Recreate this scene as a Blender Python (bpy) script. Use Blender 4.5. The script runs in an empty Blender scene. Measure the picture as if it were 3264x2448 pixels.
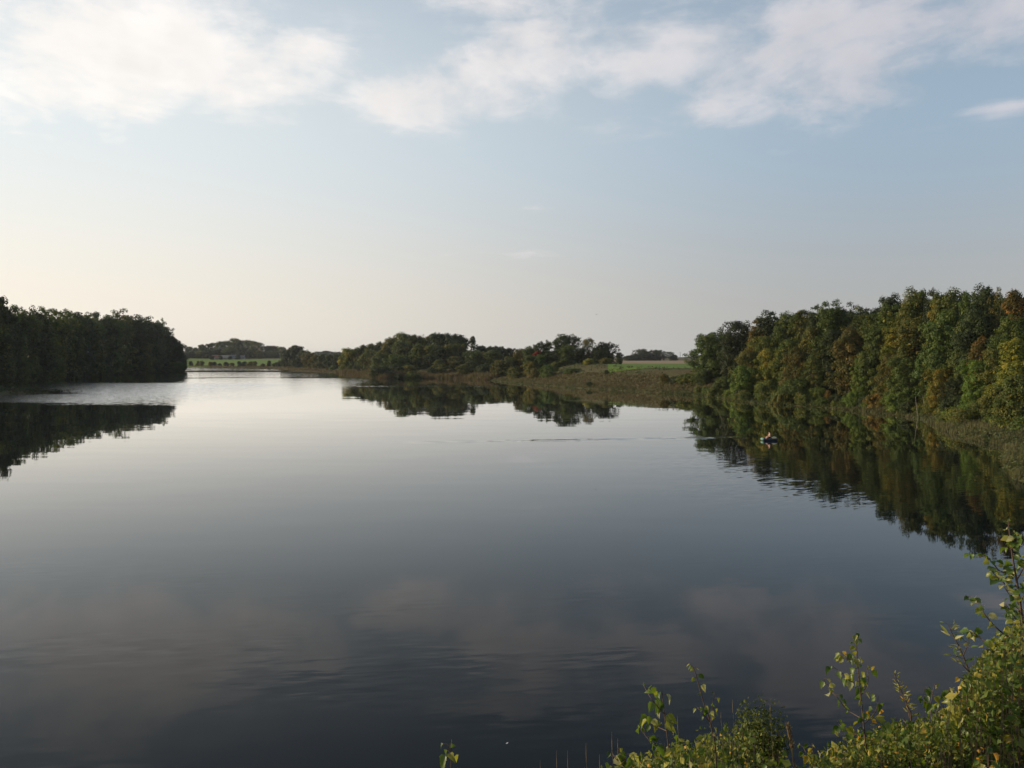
import bpy, bmesh, math, random
import numpy as np
from mathutils import Vector, Matrix, Quaternion

R = math.radians
S = bpy.context.scene
COL = S.collection

# ------------------------------------------------------------------ camera, sky, sun, exposure
FPX, CX, CY, PITCH, CAMH = 2600.0, 1632.0, 1224.0, -math.atan(84 / 2600.0), 11.0
cam = bpy.data.cameras.new('camera')
cam.sensor_width = 36.0
cam.lens = 36.0 * FPX / 3264.0
cam.clip_start, cam.clip_end = 0.1, 30000.0
camo = bpy.data.objects.new('camera', cam)
camo.location = (0, 0, CAMH)
camo.rotation_euler = (math.pi / 2 + PITCH, 0, 0)
COL.objects.link(camo)
S.camera = camo

SUN_AZ, SUN_EL = R(-76), R(15)          # azimuth from the view direction (+Y), negative = left
SUN_DIR = Vector((math.sin(SUN_AZ) * math.cos(SUN_EL), math.cos(SUN_AZ) * math.cos(SUN_EL), math.sin(SUN_EL)))
sl = bpy.data.lights.new('sun', 'SUN')
sl.energy, sl.angle, sl.color = 5.0, R(0.6), (1.0, 0.83, 0.58)
slo = bpy.data.objects.new('sun', sl)
slo.rotation_euler = (-SUN_DIR).to_track_quat('-Z', 'Y').to_euler()
slo.location = (-200, 80, 120)
COL.objects.link(slo)

S.view_settings.view_transform = 'Standard'
S.view_settings.look = 'None'
S.view_settings.exposure = 0.0
S.view_settings.gamma = 1.0
S.view_settings.use_curve_mapping = False
S.cycles.use_denoising = True
S.cycles.adaptive_threshold = 0.015
S.cycles.max_bounces = 6
S.cycles.transparent_max_bounces = 4
S.cycles.volume_bounces = 0
S.cycles.sample_clamp_indirect = 4.0


class NT:
    """tiny helper for writing node trees as expressions"""
    def __init__(self, tree):
        self.t = tree
        self.n = tree.nodes
        self.l = tree.links

    def node(self, typ, **kw):
        nd = self.n.new(typ)
        for k, v in kw.items():
            setattr(nd, k, v)
        return nd

    def put(self, sock, v):
        if isinstance(v, bpy.types.NodeSocket):
            self.l.new(v, sock)
        elif v is not None:
            if hasattr(sock.default_value, '__len__') and not hasattr(v, '__len__'):
                v = [v] * len(sock.default_value)
            if hasattr(v, '__len__') and len(v) == 3 and len(sock.default_value) == 4:
                v = (*v, 1.0)
            sock.default_value = v

    def m(self, op, a, b=None, c=None, clamp=False):
        nd = self.node('ShaderNodeMath', operation=op, use_clamp=clamp)
        for i, v in enumerate((a, b, c)):
            if v is not None:
                self.put(nd.inputs[i], v)
        return nd.outputs[0]

    def v(self, op, a, b=None):
        nd = self.node('ShaderNodeVectorMath', operation=op)
        self.put(nd.inputs[0], a)
        if b is not None:
            self.put(nd.inputs['Scale' if op == 'SCALE' else 1], b)
        return nd.outputs['Value' if op in ('LENGTH', 'DOT_PRODUCT', 'DISTANCE') else 0]

    def xyz(self, a):
        nd = self.node('ShaderNodeSeparateXYZ')
        self.put(nd.inputs[0], a)
        return nd.outputs

    def vec(self, x, y, z):
        nd = self.node('ShaderNodeCombineXYZ')
        for i, q in enumerate((x, y, z)):
            self.put(nd.inputs[i], q)
        return nd.outputs[0]

    def ss(self, x, lo, hi, a=0.0, b=1.0, smooth=True):
        nd = self.node('ShaderNodeMapRange', interpolation_type='SMOOTHSTEP' if smooth else 'LINEAR')
        for i, q in enumerate((x, lo, hi, a, b)):
            self.put(nd.inputs[i], q)
        return nd.outputs[0]

    def noise(self, vec, scale, detail=4.0, rough=0.5, dist=0.0, out=0):
        nd = self.node('ShaderNodeTexNoise')
        self.put(nd.inputs['Vector'], vec)
        nd.inputs['Scale'].default_value = scale
        nd.inputs['Detail'].default_value = detail
        nd.inputs['Roughness'].default_value = rough
        nd.inputs['Distortion'].default_value = dist
        return nd.outputs[out]

    def mix(self, f, a, b, blend='MIX'):
        nd = self.node('ShaderNodeMix', data_type='RGBA', blend_type=blend)
        self.put(nd.inputs[0], f)
        self.put(nd.inputs[6], a)
        self.put(nd.inputs[7], b)
        return nd.outputs[2]


def sky_angles(px, py):
    u, w = (px - CX) / FPX, (CY - py) / FPX
    d = Vector((u, math.cos(PITCH) - w * math.sin(PITCH), math.sin(PITCH) + w * math.cos(PITCH))).normalized()
    return math.atan2(d.x, d.y), math.asin(d.z)


def build_world():
    w = bpy.data.worlds.new('World')
    S.world = w
    w.use_nodes = True
    t = NT(w.node_tree)
    t.n.clear()
    out = t.node('ShaderNodeOutputWorld')
    bg = t.node('ShaderNodeBackground')
    t.l.new(bg.outputs[0], out.inputs[0])
    sky = t.node('ShaderNodeTexSky', sky_type='NISHITA')
    sky.sun_disc = False
    sky.sun_elevation = SUN_EL
    sky.sun_rotation = SUN_AZ
    sky.altitude = 0
    sky.air_density = 1.0
    sky.dust_density = 2.2
    sky.ozone_density = 2.5
    STR = 0.11
    bg.inputs['Strength'].default_value = STR
    dirv = t.v('NORMALIZE', t.node('ShaderNodeTexCoord').outputs['Generated'])
    x, y, z = t.xyz(dirv)
    az = t.m('ARCTAN2', x, y)
    el = t.m('ARCSINE', z)
    zc = t.m('MAXIMUM', z, 0.04)
    p = t.vec(t.m('DIVIDE', x, zc), t.m('DIVIDE', y, zc), 0.0)
    # angle to the sun, 0..1
    cs = t.v('DOT_PRODUCT', dirv, tuple(SUN_DIR))
    s01 = t.ss(cs, -0.2, 0.86)
    # thin milky veil of haze, thickest at the horizon, warmer and brighter towards the sun
    veil_h = t.mix(s01, (0.45, 0.455, 0.455), (1.05, 0.965, 0.835))
    veil_u = t.mix(s01, (0.385, 0.50, 0.61), (0.945, 0.985, 0.965))
    veil_c = t.mix(t.ss(el, 0.04, 0.26), veil_h, veil_u)
    veil_z = t.mix(s01, (0.10, 0.19, 0.37), (0.28, 0.41, 0.62))
    veil_c = t.mix(t.ss(el, 0.25, 0.75), veil_c, veil_z)
    veil_c = t.v('SCALE', veil_c, 1.0 / STR)
    veil = t.ss(el, 0.0, 0.9, 0.94, 0.5, smooth=False)
    base = t.mix(veil, sky.outputs[0], veil_c)
    # clouds: a deck seen in perspective
    warp = t.v('SCALE', t.v('SUBTRACT', t.noise(p, 1.1, 1, 0.5, out=1), (0.5, 0.5, 0.5)), 0.7)
    pw = t.v('ADD', p, warp)
    n1 = t.noise(t.v('MULTIPLY', pw, (1.0, 0.8, 1.0)), 1.5, 7, 0.64)
    n2 = t.noise(t.v('ADD', t.v('MULTIPLY', dirv, (1.0, 1.0, 1.5)), t.v('SCALE', warp, 0.02)), 13.0, 5, 0.6)
    # where the cloud banks stand in the sky (photo directions), and a general cover elsewhere
    blobs = [(440, 150, 430, 170, .9), (110, 270, 270, 110, .8), (490, 345, 130, 42, .6), (1010, 190, 260, 100, .62),
             (1290, 310, 210, 100, .85), (1700, 200, 330, 140, .72), (2100, 190, 400, 165, .8), (1620, 10, 230, 50, .7),
             (2300, 340, 240, 55, .75), (2830, 170, 420, 150, .85), (3220, 335, 130, 24, .8), (3150, 60, 260, 110, .8), (2700, 20, 520, 70, .75),
             (0, 60, 200, 120, .6), (800, 250, 300, 100, .68), (2750, 340, 160, 24, .35),
             (1700, 665, 150, 16, .21), (1600, 810, 330, 28, .21), (2480, 485, 150, 14, .21)]
    acc = None
    for bx, by, rx, ry, a in blobs:
        a0, e0 = sky_angles(bx, by)
        dx = t.m('MULTIPLY', t.m('SUBTRACT', az, a0), FPX / rx)
        dy = t.m('MULTIPLY', t.m('SUBTRACT', el, e0), FPX / ry)
        r2 = t.m('ADD', t.m('MULTIPLY', dx, dx), t.m('MULTIPLY', dy, dy))
        g = t.m('MULTIPLY', t.m('EXPONENT', t.m('MULTIPLY', r2, -0.8)), a)
        acc = g if acc is None else t.m('MAXIMUM', acc, g)
    # beyond the frame the deck goes on
    side = t.ss(t.m('ABSOLUTE', az), 0.55, 0.72)
    high = t.ss(el, 0.52, 0.70)
    beyond = t.m('MULTIPLY', t.m('MAXIMUM', t.m('MULTIPLY', side, t.ss(el, 0.2, 0.3)), high), 0.30)
    acc = t.m('MAXIMUM', acc, beyond)
    tex = t.m('ADD', t.m('MULTIPLY', n1, 0.64), t.m('MULTIPLY', n2, 0.36))
    dens = t.m('ADD', t.m('MULTIPLY', t.m('SUBTRACT', tex, 0.5), 3.3), t.m('SUBTRACT', acc, 0.36))
    cov = t.ss(dens, -0.20, 0.58)
    cov = t.m('MULTIPLY', cov, t.ss(acc, 0.03, 0.3))
    cov = t.m('MULTIPLY', cov, 0.80)
    shade = t.m('MULTIPLY', t.ss(dens, 0.35, 1.1, 1.0, 0.92), t.ss(t.noise(dirv, 9.0, 3, 0.55), 0.36, 0.62, 0.94, 1.03))
    cc = t.mix(s01, (0.67, 0.65, 0.69), (1.16, 1.09, 1.02))
    cc = t.v('SCALE', t.v('SCALE', cc, 1.0 / STR), shade)
    col = t.mix(cov, base, cc)
    t.l.new(col, bg.inputs['Color'])
    w.cycles.sampling_method = 'MANUAL'
    w.cycles.sample_map_resolution = 256


build_world()

# ------------------------------------------------------------------ places
def ray(px, py):
    u, w = (px - CX) / FPX, (CY - py) / FPX
    return u, math.cos(PITCH) - w * math.sin(PITCH), math.sin(PITCH) + w * math.cos(PITCH)


def at(px, py, Y):
    """the point at depth Y (metres ahead of the camera) that stands at this pixel of the photograph"""
    a, b, c = ray(px, py)
    t = Y / b
    return Vector((a * t, Y, CAMH + c * t))


def on_water(px, py):
    a, b, c = ray(px, py)
    t = -CAMH / c
    return (a * t, b * t)


LAKE = [(-60, 16.7), (25, 16.7), (38, 26), (43, 45)]
LAKE += [on_water(*q) for q in [(3264, 1542), (3235, 1515), (3214, 1460), (3225, 1424), (3098, 1402), (3025, 1372), (2951, 1337),
                                (2803, 1315), (2656, 1302), (2508, 1292), (2361, 1281), (2290, 1268), (2200, 1259), (2107, 1254),
                                (2018, 1247), (1898, 1241), (1800, 1234), (1719, 1228), (1657, 1223), (1600, 1216), (1560, 1212),
                                (1480, 1208), (1331, 1205), (1223, 1208), (1193, 1200), (1177, 1195), (1083, 1190), (1021, 1186),
                                (967, 1183), (885, 1176), (696, 1172), (600, 1169.5)]]
LAKE += [(-490, 1000), (-470, 880), (-380, 770), (-300, 690), (-256, 632), (-262, 560), (-247, 480), (-222, 390), (-192, 305),
         (-168, 270), (-152, 258), (-136, 250), (-150, 243), (-165, 225), (-180, 150), (-150, 60), (-100, 25)]
LP = np.array(LAKE)


def signed_shore(x, y):
    """distance to the shore, positive on land"""
    x = np.asarray(x, float).ravel()
    y = np.asarray(y, float).ravel()
    d = np.full(x.shape, 1e18)
    inside = np.zeros(x.shape, bool)
    n = len(LP)
    for i in range(n):
        ax, ay = LP[i]
        bx, by = LP[(i + 1) % n]
        ex, ey = bx - ax, by - ay
        tt = np.clip(((x - ax) * ex + (y - ay) * ey) / (ex * ex + ey * ey), 0, 1)
        dd = (x - ax - tt * ex) ** 2 + (y - ay - tt * ey) ** 2
        d = np.minimum(d, dd)
        if by != ay:
            c = ((ay > y) != (by > y)) & (x < (bx - ax) * (y - ay) / (by - ay) + ax)
            inside ^= c
    d = np.sqrt(d)
    return np.where(inside, -d, d)


CTRL = np.array([  # x, y, height the land rises to, width of the rise
    (60, 60, 5, 20), (80, 110, 6, 24), (95, 160, 7, 30), (80, 210, 7, 34), (75, 250, 6.5, 34), (150, 180, 9, 60),
    (50, 290, 6.6, 26), (35, 310, 6.6, 26), (20, 340, 8.2, 34), (60, 400, 6.6, 30), (10, 390, 8.2, 36), (90, 330, 6.6, 30), (40, 480, 6.6, 40), (150, 500, 6.6, 60), (100, 700, 6.6, 60), (150, 900, 6.8, 60),
    (300, 1600, 9, 80), (-10, 450, 7, 40), (-50, 500, 7, 50), (-80, 560, 6, 50), (-120, 700, 6, 60), (-200, 850, 8, 80),
    (-300, 1050, 7, 260), (-420, 1100, 7, 260), (-480, 1400, 13, 420), (-300, 1400, 13, 420), (-100, 1400, 10, 200), (-700, 1300, 13, 300),
    (-300, 420, 12, 60), (-340, 600, 14, 60), (-230, 280, 8, 50), (-420, 700, 14, 80), (-200, 100, 8, 60),
    (0, 4000, 14, 100), (2000, 3000, 18, 100), (-2500, 3000, 24, 100), (2500, 0, 15, 100), (-2500, 0, 15, 100), (0, -2000, 12, 100)], float)


def vnoise(x, y, s, seed=0):
    """smooth value noise, numpy"""
    x = np.asarray(x, float) / s
    y = np.asarray(y, float) / s
    xi, yi = np.floor(x).astype(np.int64), np.floor(y).astype(np.int64)
    xf, yf = x - xi, y - yi
    u, v = xf * xf * (3 - 2 * xf), yf * yf * (3 - 2 * yf)

    def h(i, j):
        q = (i * 374761393 + j * 668265263 + seed * 974711) & 0x7fffffff
        q = ((q ^ (q >> 13)) * 1274126177) & 0x7fffffff
        return ((q ^ (q >> 16)) & 0xffff) / 65535.0
    return (h(xi, yi) * (1 - u) + h(xi + 1, yi) * u) * (1 - v) + (h(xi, yi + 1) * (1 - u) + h(xi + 1, yi + 1) * u) * v


def sstep(a, lo, hi):
    q = np.clip((a - lo) / (hi - lo), 0, 1)
    return q * q * (3 - 2 * q)


def ground_z(x, y):
    shp = np.shape(x)
    x = np.asarray(x, float).ravel()
    y = np.asarray(y, float).ravel()
    sd = signed_shore(x, y)
    wsum = np.zeros_like(x)
    P = np.zeros_like(x)
    W = np.zeros_like(x)
    for cx, cy, p, w in CTRL:
        k = 1.0 / (((x - cx) ** 2 + (y - cy) ** 2) + 60.0) ** 1.5
        wsum += k
        P += k * p
        W += k * w
    P /= wsum
    W /= wsum
    q = np.clip(sd / W, 0, 1)
    land = 0.12 + P * (q * q * (3 - 2 * q)) + np.clip(sd, 0, 3) * 0.12
    land += (vnoise(x, y, 9, 1) - 0.5) * 0.9 * np.clip(sd / 12, 0, 1) * np.clip(1 - q, .12, 1) + (vnoise(x, y, 3, 2) - 0.5) * 0.3 * np.clip(sd / 8, 0, 1) * np.clip(1 - q, .1, 1)
    z = np.where(sd > 0, land, np.maximum(-2.0, sd * 0.25 - 0.05))
    # the dam the camera stands on
    dz = np.clip(9.4 - 0.6 * (y - 1.0), -2.0, 9.4)
    mound = 0.9 * sstep(x, 0.2, 1.4) * (1 - sstep(x, 8, 20)) * sstep(y, 1.0, 2.6) * (1 - sstep(y, 8, 13))
    dz = dz + mound + (vnoise(x, y, 0.7, 5) - 0.5) * 0.08 * (np.abs(x) < 30)
    mk = sstep(x, -80, -60) * (1 - sstep(x, 24, 40)) * (1 - sstep(y, 22, 30))
    z = z * (1 - mk) + dz * mk
    return z.reshape(shp)


def gz(x, y):
    return float(ground_z(np.array([x]), np.array([y]))[0])


# ------------------------------------------------------------------ mesh helpers
def mesh_np(name, verts, faces, attrs=None, smooth=False, mat_index=None):
    """verts (n,3), faces (m,k) all of one size"""
    me = bpy.data.meshes.new(name)
    verts = np.ascontiguousarray(verts, dtype=np.float32)
    faces = np.ascontiguousarray(faces, dtype=np.int32)
    nf, k = faces.shape
    me.vertices.add(len(verts))
    me.vertices.foreach_set('co', verts.ravel())
    me.loops.add(nf * k)
    me.loops.foreach_set('vertex_index', faces.ravel())
    me.polygons.add(nf)
    me.polygons.foreach_set('loop_start', np.arange(0, nf * k, k, dtype=np.int32))
    me.polygons.foreach_set('use_smooth', np.full(nf, smooth, dtype=bool))
    if mat_index is not None:
        me.polygons.foreach_set('material_index', np.ascontiguousarray(mat_index, dtype=np.int32))
    for an, av in (attrs or {}).items():
        a = me.attributes.new(an, 'FLOAT', 'POINT')
        a.data.foreach_set('value', np.ascontiguousarray(av, dtype=np.float32))
    me.update()
    me.validate()
    return me


def obj(name, me, mat=None, parent=None):
    o = bpy.data.objects.new(name, me)
    COL.objects.link(o)
    if mat is not None:
        if len(me.materials) == 0:
            me.materials.append(None)
        o.material_slots[0].link = 'OBJECT'
        o.material_slots[0].material = mat
    if parent is not None:
        o.parent = parent
    return o


def empty(name, loc):
    o = bpy.data.objects.new(name, None)
    o.empty_display_size = 0.3
    o.location = loc
    COL.objects.link(o)
    return o


def tag(o, label=None, cat=None, group=None, kind=None):
    for k, v in (('label', label), ('category', cat), ('group', group), ('kind', kind)):
        if v:
            o[k] = v
    return o


def tube(pts, rad, n=6, cap=True):
    """swept tube along pts with radii; returns verts, quads (caps as degenerate-free quads are left out)"""
    pts = [Vector(p) for p in pts]
    V, F = [], []
    prev = None
    for i, p in enumerate(pts):
        d = (pts[min(i + 1, len(pts) - 1)] - pts[max(i - 1, 0)]).normalized()
        ref = Vector((1, 0, 0)) if abs(d.x) < 0.8 else Vector((0, 1, 0))
        if prev is None:
            a = d.cross(ref).normalized()
        else:
            a = (prev - d * prev.dot(d)).normalized()
        prev = a
        b = d.cross(a)
        r = rad[i] if hasattr(rad, '__len__') else rad
        for k in range(n):
            an = 2 * math.pi * k / n
            V.append(p + (a * math.cos(an) + b * math.sin(an)) * r)
    for i in range(len(pts) - 1):
        for k in range(n):
            F.append((i * n + k, i * n + (k + 1) % n, (i + 1) * n + (k + 1) % n, (i + 1) * n + k))
    return V, F


class MB:
    """collects polygons into one mesh"""
    def __init__(self):
        self.V, self.F = [], []

    def add(self, V, F):
        o = len(self.V)
        self.V += [tuple(v) for v in V]
        self.F += [tuple(i + o for i in f) for f in F]
        return self

    def box(self, c, s, rz=0):
        cx, cy, cz = c
        hx, hy, hz = s[0] / 2, s[1] / 2, s[2] / 2
        ca, sa = math.cos(rz), math.sin(rz)
        V = []
        for dz in (-hz, hz):
            for dx, dy in ((-hx, -hy), (hx, -hy), (hx, hy), (-hx, hy)):
                V.append((cx + dx * ca - dy * sa, cy + dx * sa + dy * ca, cz + dz))
        return self.add(V, [(3, 2, 1, 0), (4, 5, 6, 7), (0, 1, 5, 4), (1, 2, 6, 5), (2, 3, 7, 6), (3, 0, 4, 7)])

    def tube(self, pts, rad, n=6):
        return self.add(*tube(pts, rad, n))

    def mesh(self, name, smooth=False):
        me = bpy.data.meshes.new(name)
        me.from_pydata(self.V, [], self.F)
        if smooth:
            me.polygons.foreach_set('use_smooth', np.ones(len(me.polygons), dtype=bool))
        me.update()
        return me

    def build(self, name, mat, parent=None, smooth=False):
        return obj(name, self.mesh(name, smooth), mat, parent)


# ------------------------------------------------------------------ materials
def mat(name):
    m = bpy.data.materials.new(name)
    m.use_nodes = True
    t = NT(m.node_tree)
    t.n.clear()
    out = t.node('ShaderNodeOutputMaterial')
    return m, t, out


def foliage(name, c1, c2, transl=0.3, scale=1.5, amount=0.5, c3=None):
    """leaves: two hues in patches, each leaf a little different"""
    m, t, out = mat(name)
    tone = t.node('ShaderNodeAttribute', attribute_name='tone').outputs['Fac']
    rnd = t.node('ShaderNodeObjectInfo').outputs['Random']
    oc = t.node('ShaderNodeTexCoord').outputs['Object']
    n = t.noise(t.v('ADD', oc, t.vec(rnd, t.m('MULTIPLY', rnd, 7.3), 0)), scale * 3, 3, 0.55)
    f = t.ss(t.m('ADD', t.m('MULTIPLY', n, 0.65), t.m('MULTIPLY', tone, 0.5)), 0.72 - amount * 0.4, 1.02 - amount * 0.4)
    col = t.mix(f, c1, c2)
    if c3:
        col = t.mix(t.ss(tone, 0.86, 0.93), col, c3)
    hsv = t.node('ShaderNodeHueSaturation')
    t.put(hsv.inputs['Hue'], t.m('ADD', 0.485, t.m('MULTIPLY', rnd, 0.03)))
    t.put(hsv.inputs['Value'], t.m('ADD', t.m('ADD', 0.68, t.m('MULTIPLY', tone, 0.42)), t.m('MULTIPLY', rnd, 0.24)))
    t.put(hsv.inputs['Saturation'], 1.0)
    t.put(hsv.inputs['Color'], col)
    col = hsv.outputs[0]
    d = t.node('ShaderNodeBsdfPrincipled')
    t.put(d.inputs['Base Color'], col)
    d.inputs['Roughness'].default_value = 0.6
    d.inputs['Specular IOR Level'].default_value = 0.25
    tr = t.node('ShaderNodeBsdfTranslucent')
    t.put(tr.inputs['Color'], t.v('MULTIPLY', col, (1.25, 1.3, 0.7)))
    mx = t.node('ShaderNodeMixShader')
    mx.inputs[0].default_value = transl
    t.l.new(d.outputs[0], mx.inputs[1])
    t.l.new(tr.outputs[0], mx.inputs[2])
    t.l.new(mx.outputs[0], out.inputs[0])
    return m


def plain(name, c1, c2=None, rough=0.8, scale=4.0, spec=0.3, metallic=0.0, bump=0.0, coord='Object'):
    m, t, out = mat(name)
    oc = t.node('ShaderNodeTexCoord').outputs[coord]
    n = t.noise(oc, scale, 5, 0.6)
    col = t.mix(t.ss(n, 0.3, 0.7), c1, c2 or tuple(q * 0.75 for q in c1))
    d = t.node('ShaderNodeBsdfPrincipled')
    t.put(d.inputs['Base Color'], col)
    d.inputs['Roughness'].default_value = rough
    d.inputs['Specular IOR Level'].default_value = spec
    d.inputs['Metallic'].default_value = metallic
    if bump:
        b = t.node('ShaderNodeBump')
        b.inputs['Strength'].default_value = bump
        t.put(b.inputs['Height'], n)
        t.l.new(b.outputs[0], d.inputs['Normal'])
    t.l.new(d.outputs[0], out.inputs[0])
    return m


M = {}
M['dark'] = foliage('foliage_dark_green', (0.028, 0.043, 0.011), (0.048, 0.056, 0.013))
M['green'] = foliage('foliage_green', (0.056, 0.084, 0.014), (0.094, 0.108, 0.016))
M['bright'] = foliage('foliage_bright_green', (0.080, 0.125, 0.015), (0.125, 0.150, 0.018))
M['olive'] = foliage('foliage_olive', (0.066, 0.090, 0.013), (0.160, 0.130, 0.018))
M['yellow'] = foliage('foliage_yellow_green', (0.098, 0.118, 0.013), (0.260, 0.185, 0.020), amount=0.55)
M['brown'] = foliage('foliage_autumn_brown', (0.070, 0.078, 0.014), (0.148, 0.102, 0.019), amount=0.58)
M['orange'] = foliage('foliage_orange', (0.095, 0.086, 0.016), (0.225, 0.122, 0.021), amount=0.6)
M['red'] = foliage('foliage_red', (0.260, 0.045, 0.025), (0.30, 0.08, 0.03))
M['mixed'] = foliage('foliage_green_turning', (0.062, 0.086, 0.015), (0.145, 0.112, 0.018), amount=0.42)
M['bark'] = plain('bark', (0.07, 0.055, 0.042), (0.04, 0.032, 0.026), 0.9, 8, bump=0.5)
M['birchbark'] = plain('birch_bark', (0.26, 0.23, 0.19), (0.12, 0.10, 0.08), 0.8, 5)
M['twig'] = plain('twig_bark', (0.075, 0.045, 0.032), (0.11, 0.075, 0.05), 0.7, 30)


def ground_mat():
    m, t, out = mat('meadow_ground')
    pos = t.node('ShaderNodeNewGeometry').outputs['Position']
    n = t.noise(pos, 0.12, 6, 0.6)
    n2 = t.noise(pos, 1.3, 5, 0.65)
    c = t.mix(t.ss(n, 0.35, 0.65), (0.070, 0.055, 0.024), (0.058, 0.066, 0.022))
    c = t.mix(t.ss(n2, 0.4, 0.75), c, (0.105, 0.080, 0.038))
    d = t.node('ShaderNodeBsdfPrincipled')
    t.put(d.inputs['Base Color'], c)
    d.inputs['Roughness'].default_value = 0.95
    d.inputs['Specular IOR Level'].default_value = 0.1
    b = t.node('ShaderNodeBump')
    b.inputs['Strength'].default_value = 0.6
    b.inputs['Distance'].default_value = 0.3
    t.put(b.inputs['Height'], n2)
    t.l.new(b.outputs[0], d.inputs['Normal'])
    t.l.new(d.outputs[0], out.inputs[0])
    return m


def field_mat(name, c1, c2, c3):
    m, t, out = mat(name)
    pos = t.node('ShaderNodeNewGeometry').outputs['Position']
    n = t.noise(t.v('MULTIPLY', pos, (0.25, 1.0, 1.0)), 0.09, 5, 0.6)
    n2 = t.noise(pos, 0.9, 4, 0.6)
    c = t.mix(t.ss(n, 0.35, 0.65), c1, c2)
    c = t.mix(t.ss(n2, 0.5, 0.8), c, c3)
    d = t.node('ShaderNodeBsdfPrincipled')
    t.put(d.inputs['Base Color'], c)
    d.inputs['Roughness'].default_value = 0.95
    d.inputs['Specular IOR Level'].default_value = 0.1
    t.l.new(d.outputs[0], out.inputs[0])
    return m


def water_mat():
    m, t, out = mat('lake_water')
    pos = t.node('ShaderNodeNewGeometry').outputs['Position']
    x, y, z = t.xyz(pos)
    HALF = (0.5, 0.5, 0.5)

    def slopes(vec, scale, detail=2.0, rough=0.5):
        return t.v('SUBTRACT', t.noise(vec, scale, detail, rough, out=1), HALF)
    # long low swell left over from the day, barely there
    far = t.ss(y, 40.0, 400.0)
    s_swell = t.v('MULTIPLY', slopes(t.v('MULTIPLY', pos, (0.25, 1.0, 1.0)), 0.35, 2), t.vec(0.004, t.ss(y, 30, 250, 0.010, 0.013), 0))
    # wind ripples close to the dam: crests run nearly across the view, in patches
    rot = t.vec(t.m('ADD', t.m('MULTIPLY', x, 0.985), t.m('MULTIPLY', y, 0.17)), t.m('SUBTRACT', t.m('MULTIPLY', y, 0.985), t.m('MULTIPLY', x, 0.13)), 0.0)
    patch = t.ss(t.noise(t.v('MULTIPLY', pos, (0.35, 1.0, 1.0)), 0.13, 3, 0.5), 0.41, 0.61, 0.12, 1.0)
    near = t.ss(y, 26.0, 52.0, 1.0, 0.06)
    s_rip = slopes(t.v('MULTIPLY', rot, (0.20, 1.0, 1.0)), 4.0, 1.5, 0.45)
    s_rip = t.v('MULTIPLY', s_rip, t.v('SCALE', t.vec(0.012, 0.075, 0), t.m('MULTIPLY', patch, near)))
    # ruffled water: the breeze reaches the far left of the lake and a few narrow lanes
    wob = t.m('MULTIPLY', t.m('SUBTRACT', t.noise(t.v('MULTIPLY', pos, (0.5, 1, 1)), 0.03, 4, 0.6), 0.5), 1.0)
    yw = t.m('ADD', y, t.m('MULTIPLY', wob, 46.0))

    def lane(y0, y1, soft, x0=None, x1=None, sx=40.0, yy=None):
        q = yy if yy is not None else yw
        a = t.m('MULTIPLY', t.ss(q, y0 - soft, y0 + soft), t.ss(q, y1 - soft, y1 + soft, 1.0, 0.0))
        if x1 is not None:
            a = t.m('MULTIPLY', a, t.ss(x, x1 - sx, x1 + sx, 1.0, 0.0))
        if x0 is not None:
            a = t.m('MULTIPLY', a, t.ss(x, x0 - sx, x0 + sx, 0.0, 1.0))
        return a
    wob2 = t.m('SUBTRACT', t.noise(t.v('MULTIPLY', pos, (0.3, 1, 1)), 0.16, 4, 0.65), 0.5)
    y_near = t.m('ADD', t.m('ADD', y, t.m('MULTIPLY', x, 0.16)), t.m('ADD', t.m('MULTIPLY', wob, 16.0), t.m('MULTIPLY', wob2, 34.0)))
    ruf = lane(176.0, 332.0, 9.0, None, -88.0, 26.0, yy=y_near)
    for a in ((395, 425, 8, None, -120, 50), (450, 620, 14, None, -110, 40), (690, 1100, 30, None, -100, 60)):
        ruf = t.m('MAXIMUM', ruf, t.m('MULTIPLY', lane(*a), 0.32))
    ruf = t.m('MAXIMUM', ruf, t.m('MULTIPLY', lane(208, 440, 14, -160, -62, 12), 0.42))
    ruf = t.m('MAXIMUM', ruf, t.m('MULTIPLY', lane(311, 322, 3, -70, 2, 22), 0.35))
    ruf = t.m('MAXIMUM', ruf, t.m('MULTIPLY', lane(340, 366, 5, -130, -52, 22), 0.3))
    s_ruf = slopes(t.v('MULTIPLY', pos, (0.5, 1.0, 1.0)), 1.1, 3, 0.6)
    rfx, rfy, _ = t.xyz(s_ruf)
    s_ruf = t.v('SCALE', t.vec(rfx, t.m('MULTIPLY', t.m('ABSOLUTE', rfy), -1.5), 0.0), t.m('MULTIPLY', ruf, 0.42))   # the faces of wavelets one sees at this low angle
    # the wake behind the dinghy and the rings it sends to the right
    wy = t.m('SUBTRACT', y, t.m('SUBTRACT', 111.5, t.m('MULTIPLY', t.m('SUBTRACT', 24.0, x), 0.16)))
    wk = t.m('EXPONENT', t.m('MULTIPLY', t.m('MULTIPLY', wy, wy), -0.35))
    wk = t.m('MULTIPLY', wk, t.m('MULTIPLY', t.ss(x, -22.0, 4.0), t.ss(x, 31.5, 33.0, 1.0, 0.0)))
    s_wk = t.v('SCALE', slopes(t.v('MULTIPLY', pos, (0.4, 1.5, 1.0)), 0.9, 2), t.m('MULTIPLY', wk, 0.26))
    rx = t.ss(x, 8.0, 20.0)
    ring = t.m('MULTIPLY', t.m('MULTIPLY', t.ss(y, 52.0, 66.0), t.ss(y, 88.0, 100.0, 1.0, 0.0)), rx)
    diag = t.vec(t.m('ADD', t.m('MULTIPLY', x, 0.25), t.m('MULTIPLY', y, 0.2)), t.m('SUBTRACT', t.m('MULTIPLY', y, 0.95), t.m('MULTIPLY', x, 0.45)), 0)
    s_ring = t.v('MULTIPLY', slopes(diag, 2.4, 1), t.v('SCALE', t.vec(0.015, 0.045, 0), ring))
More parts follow.
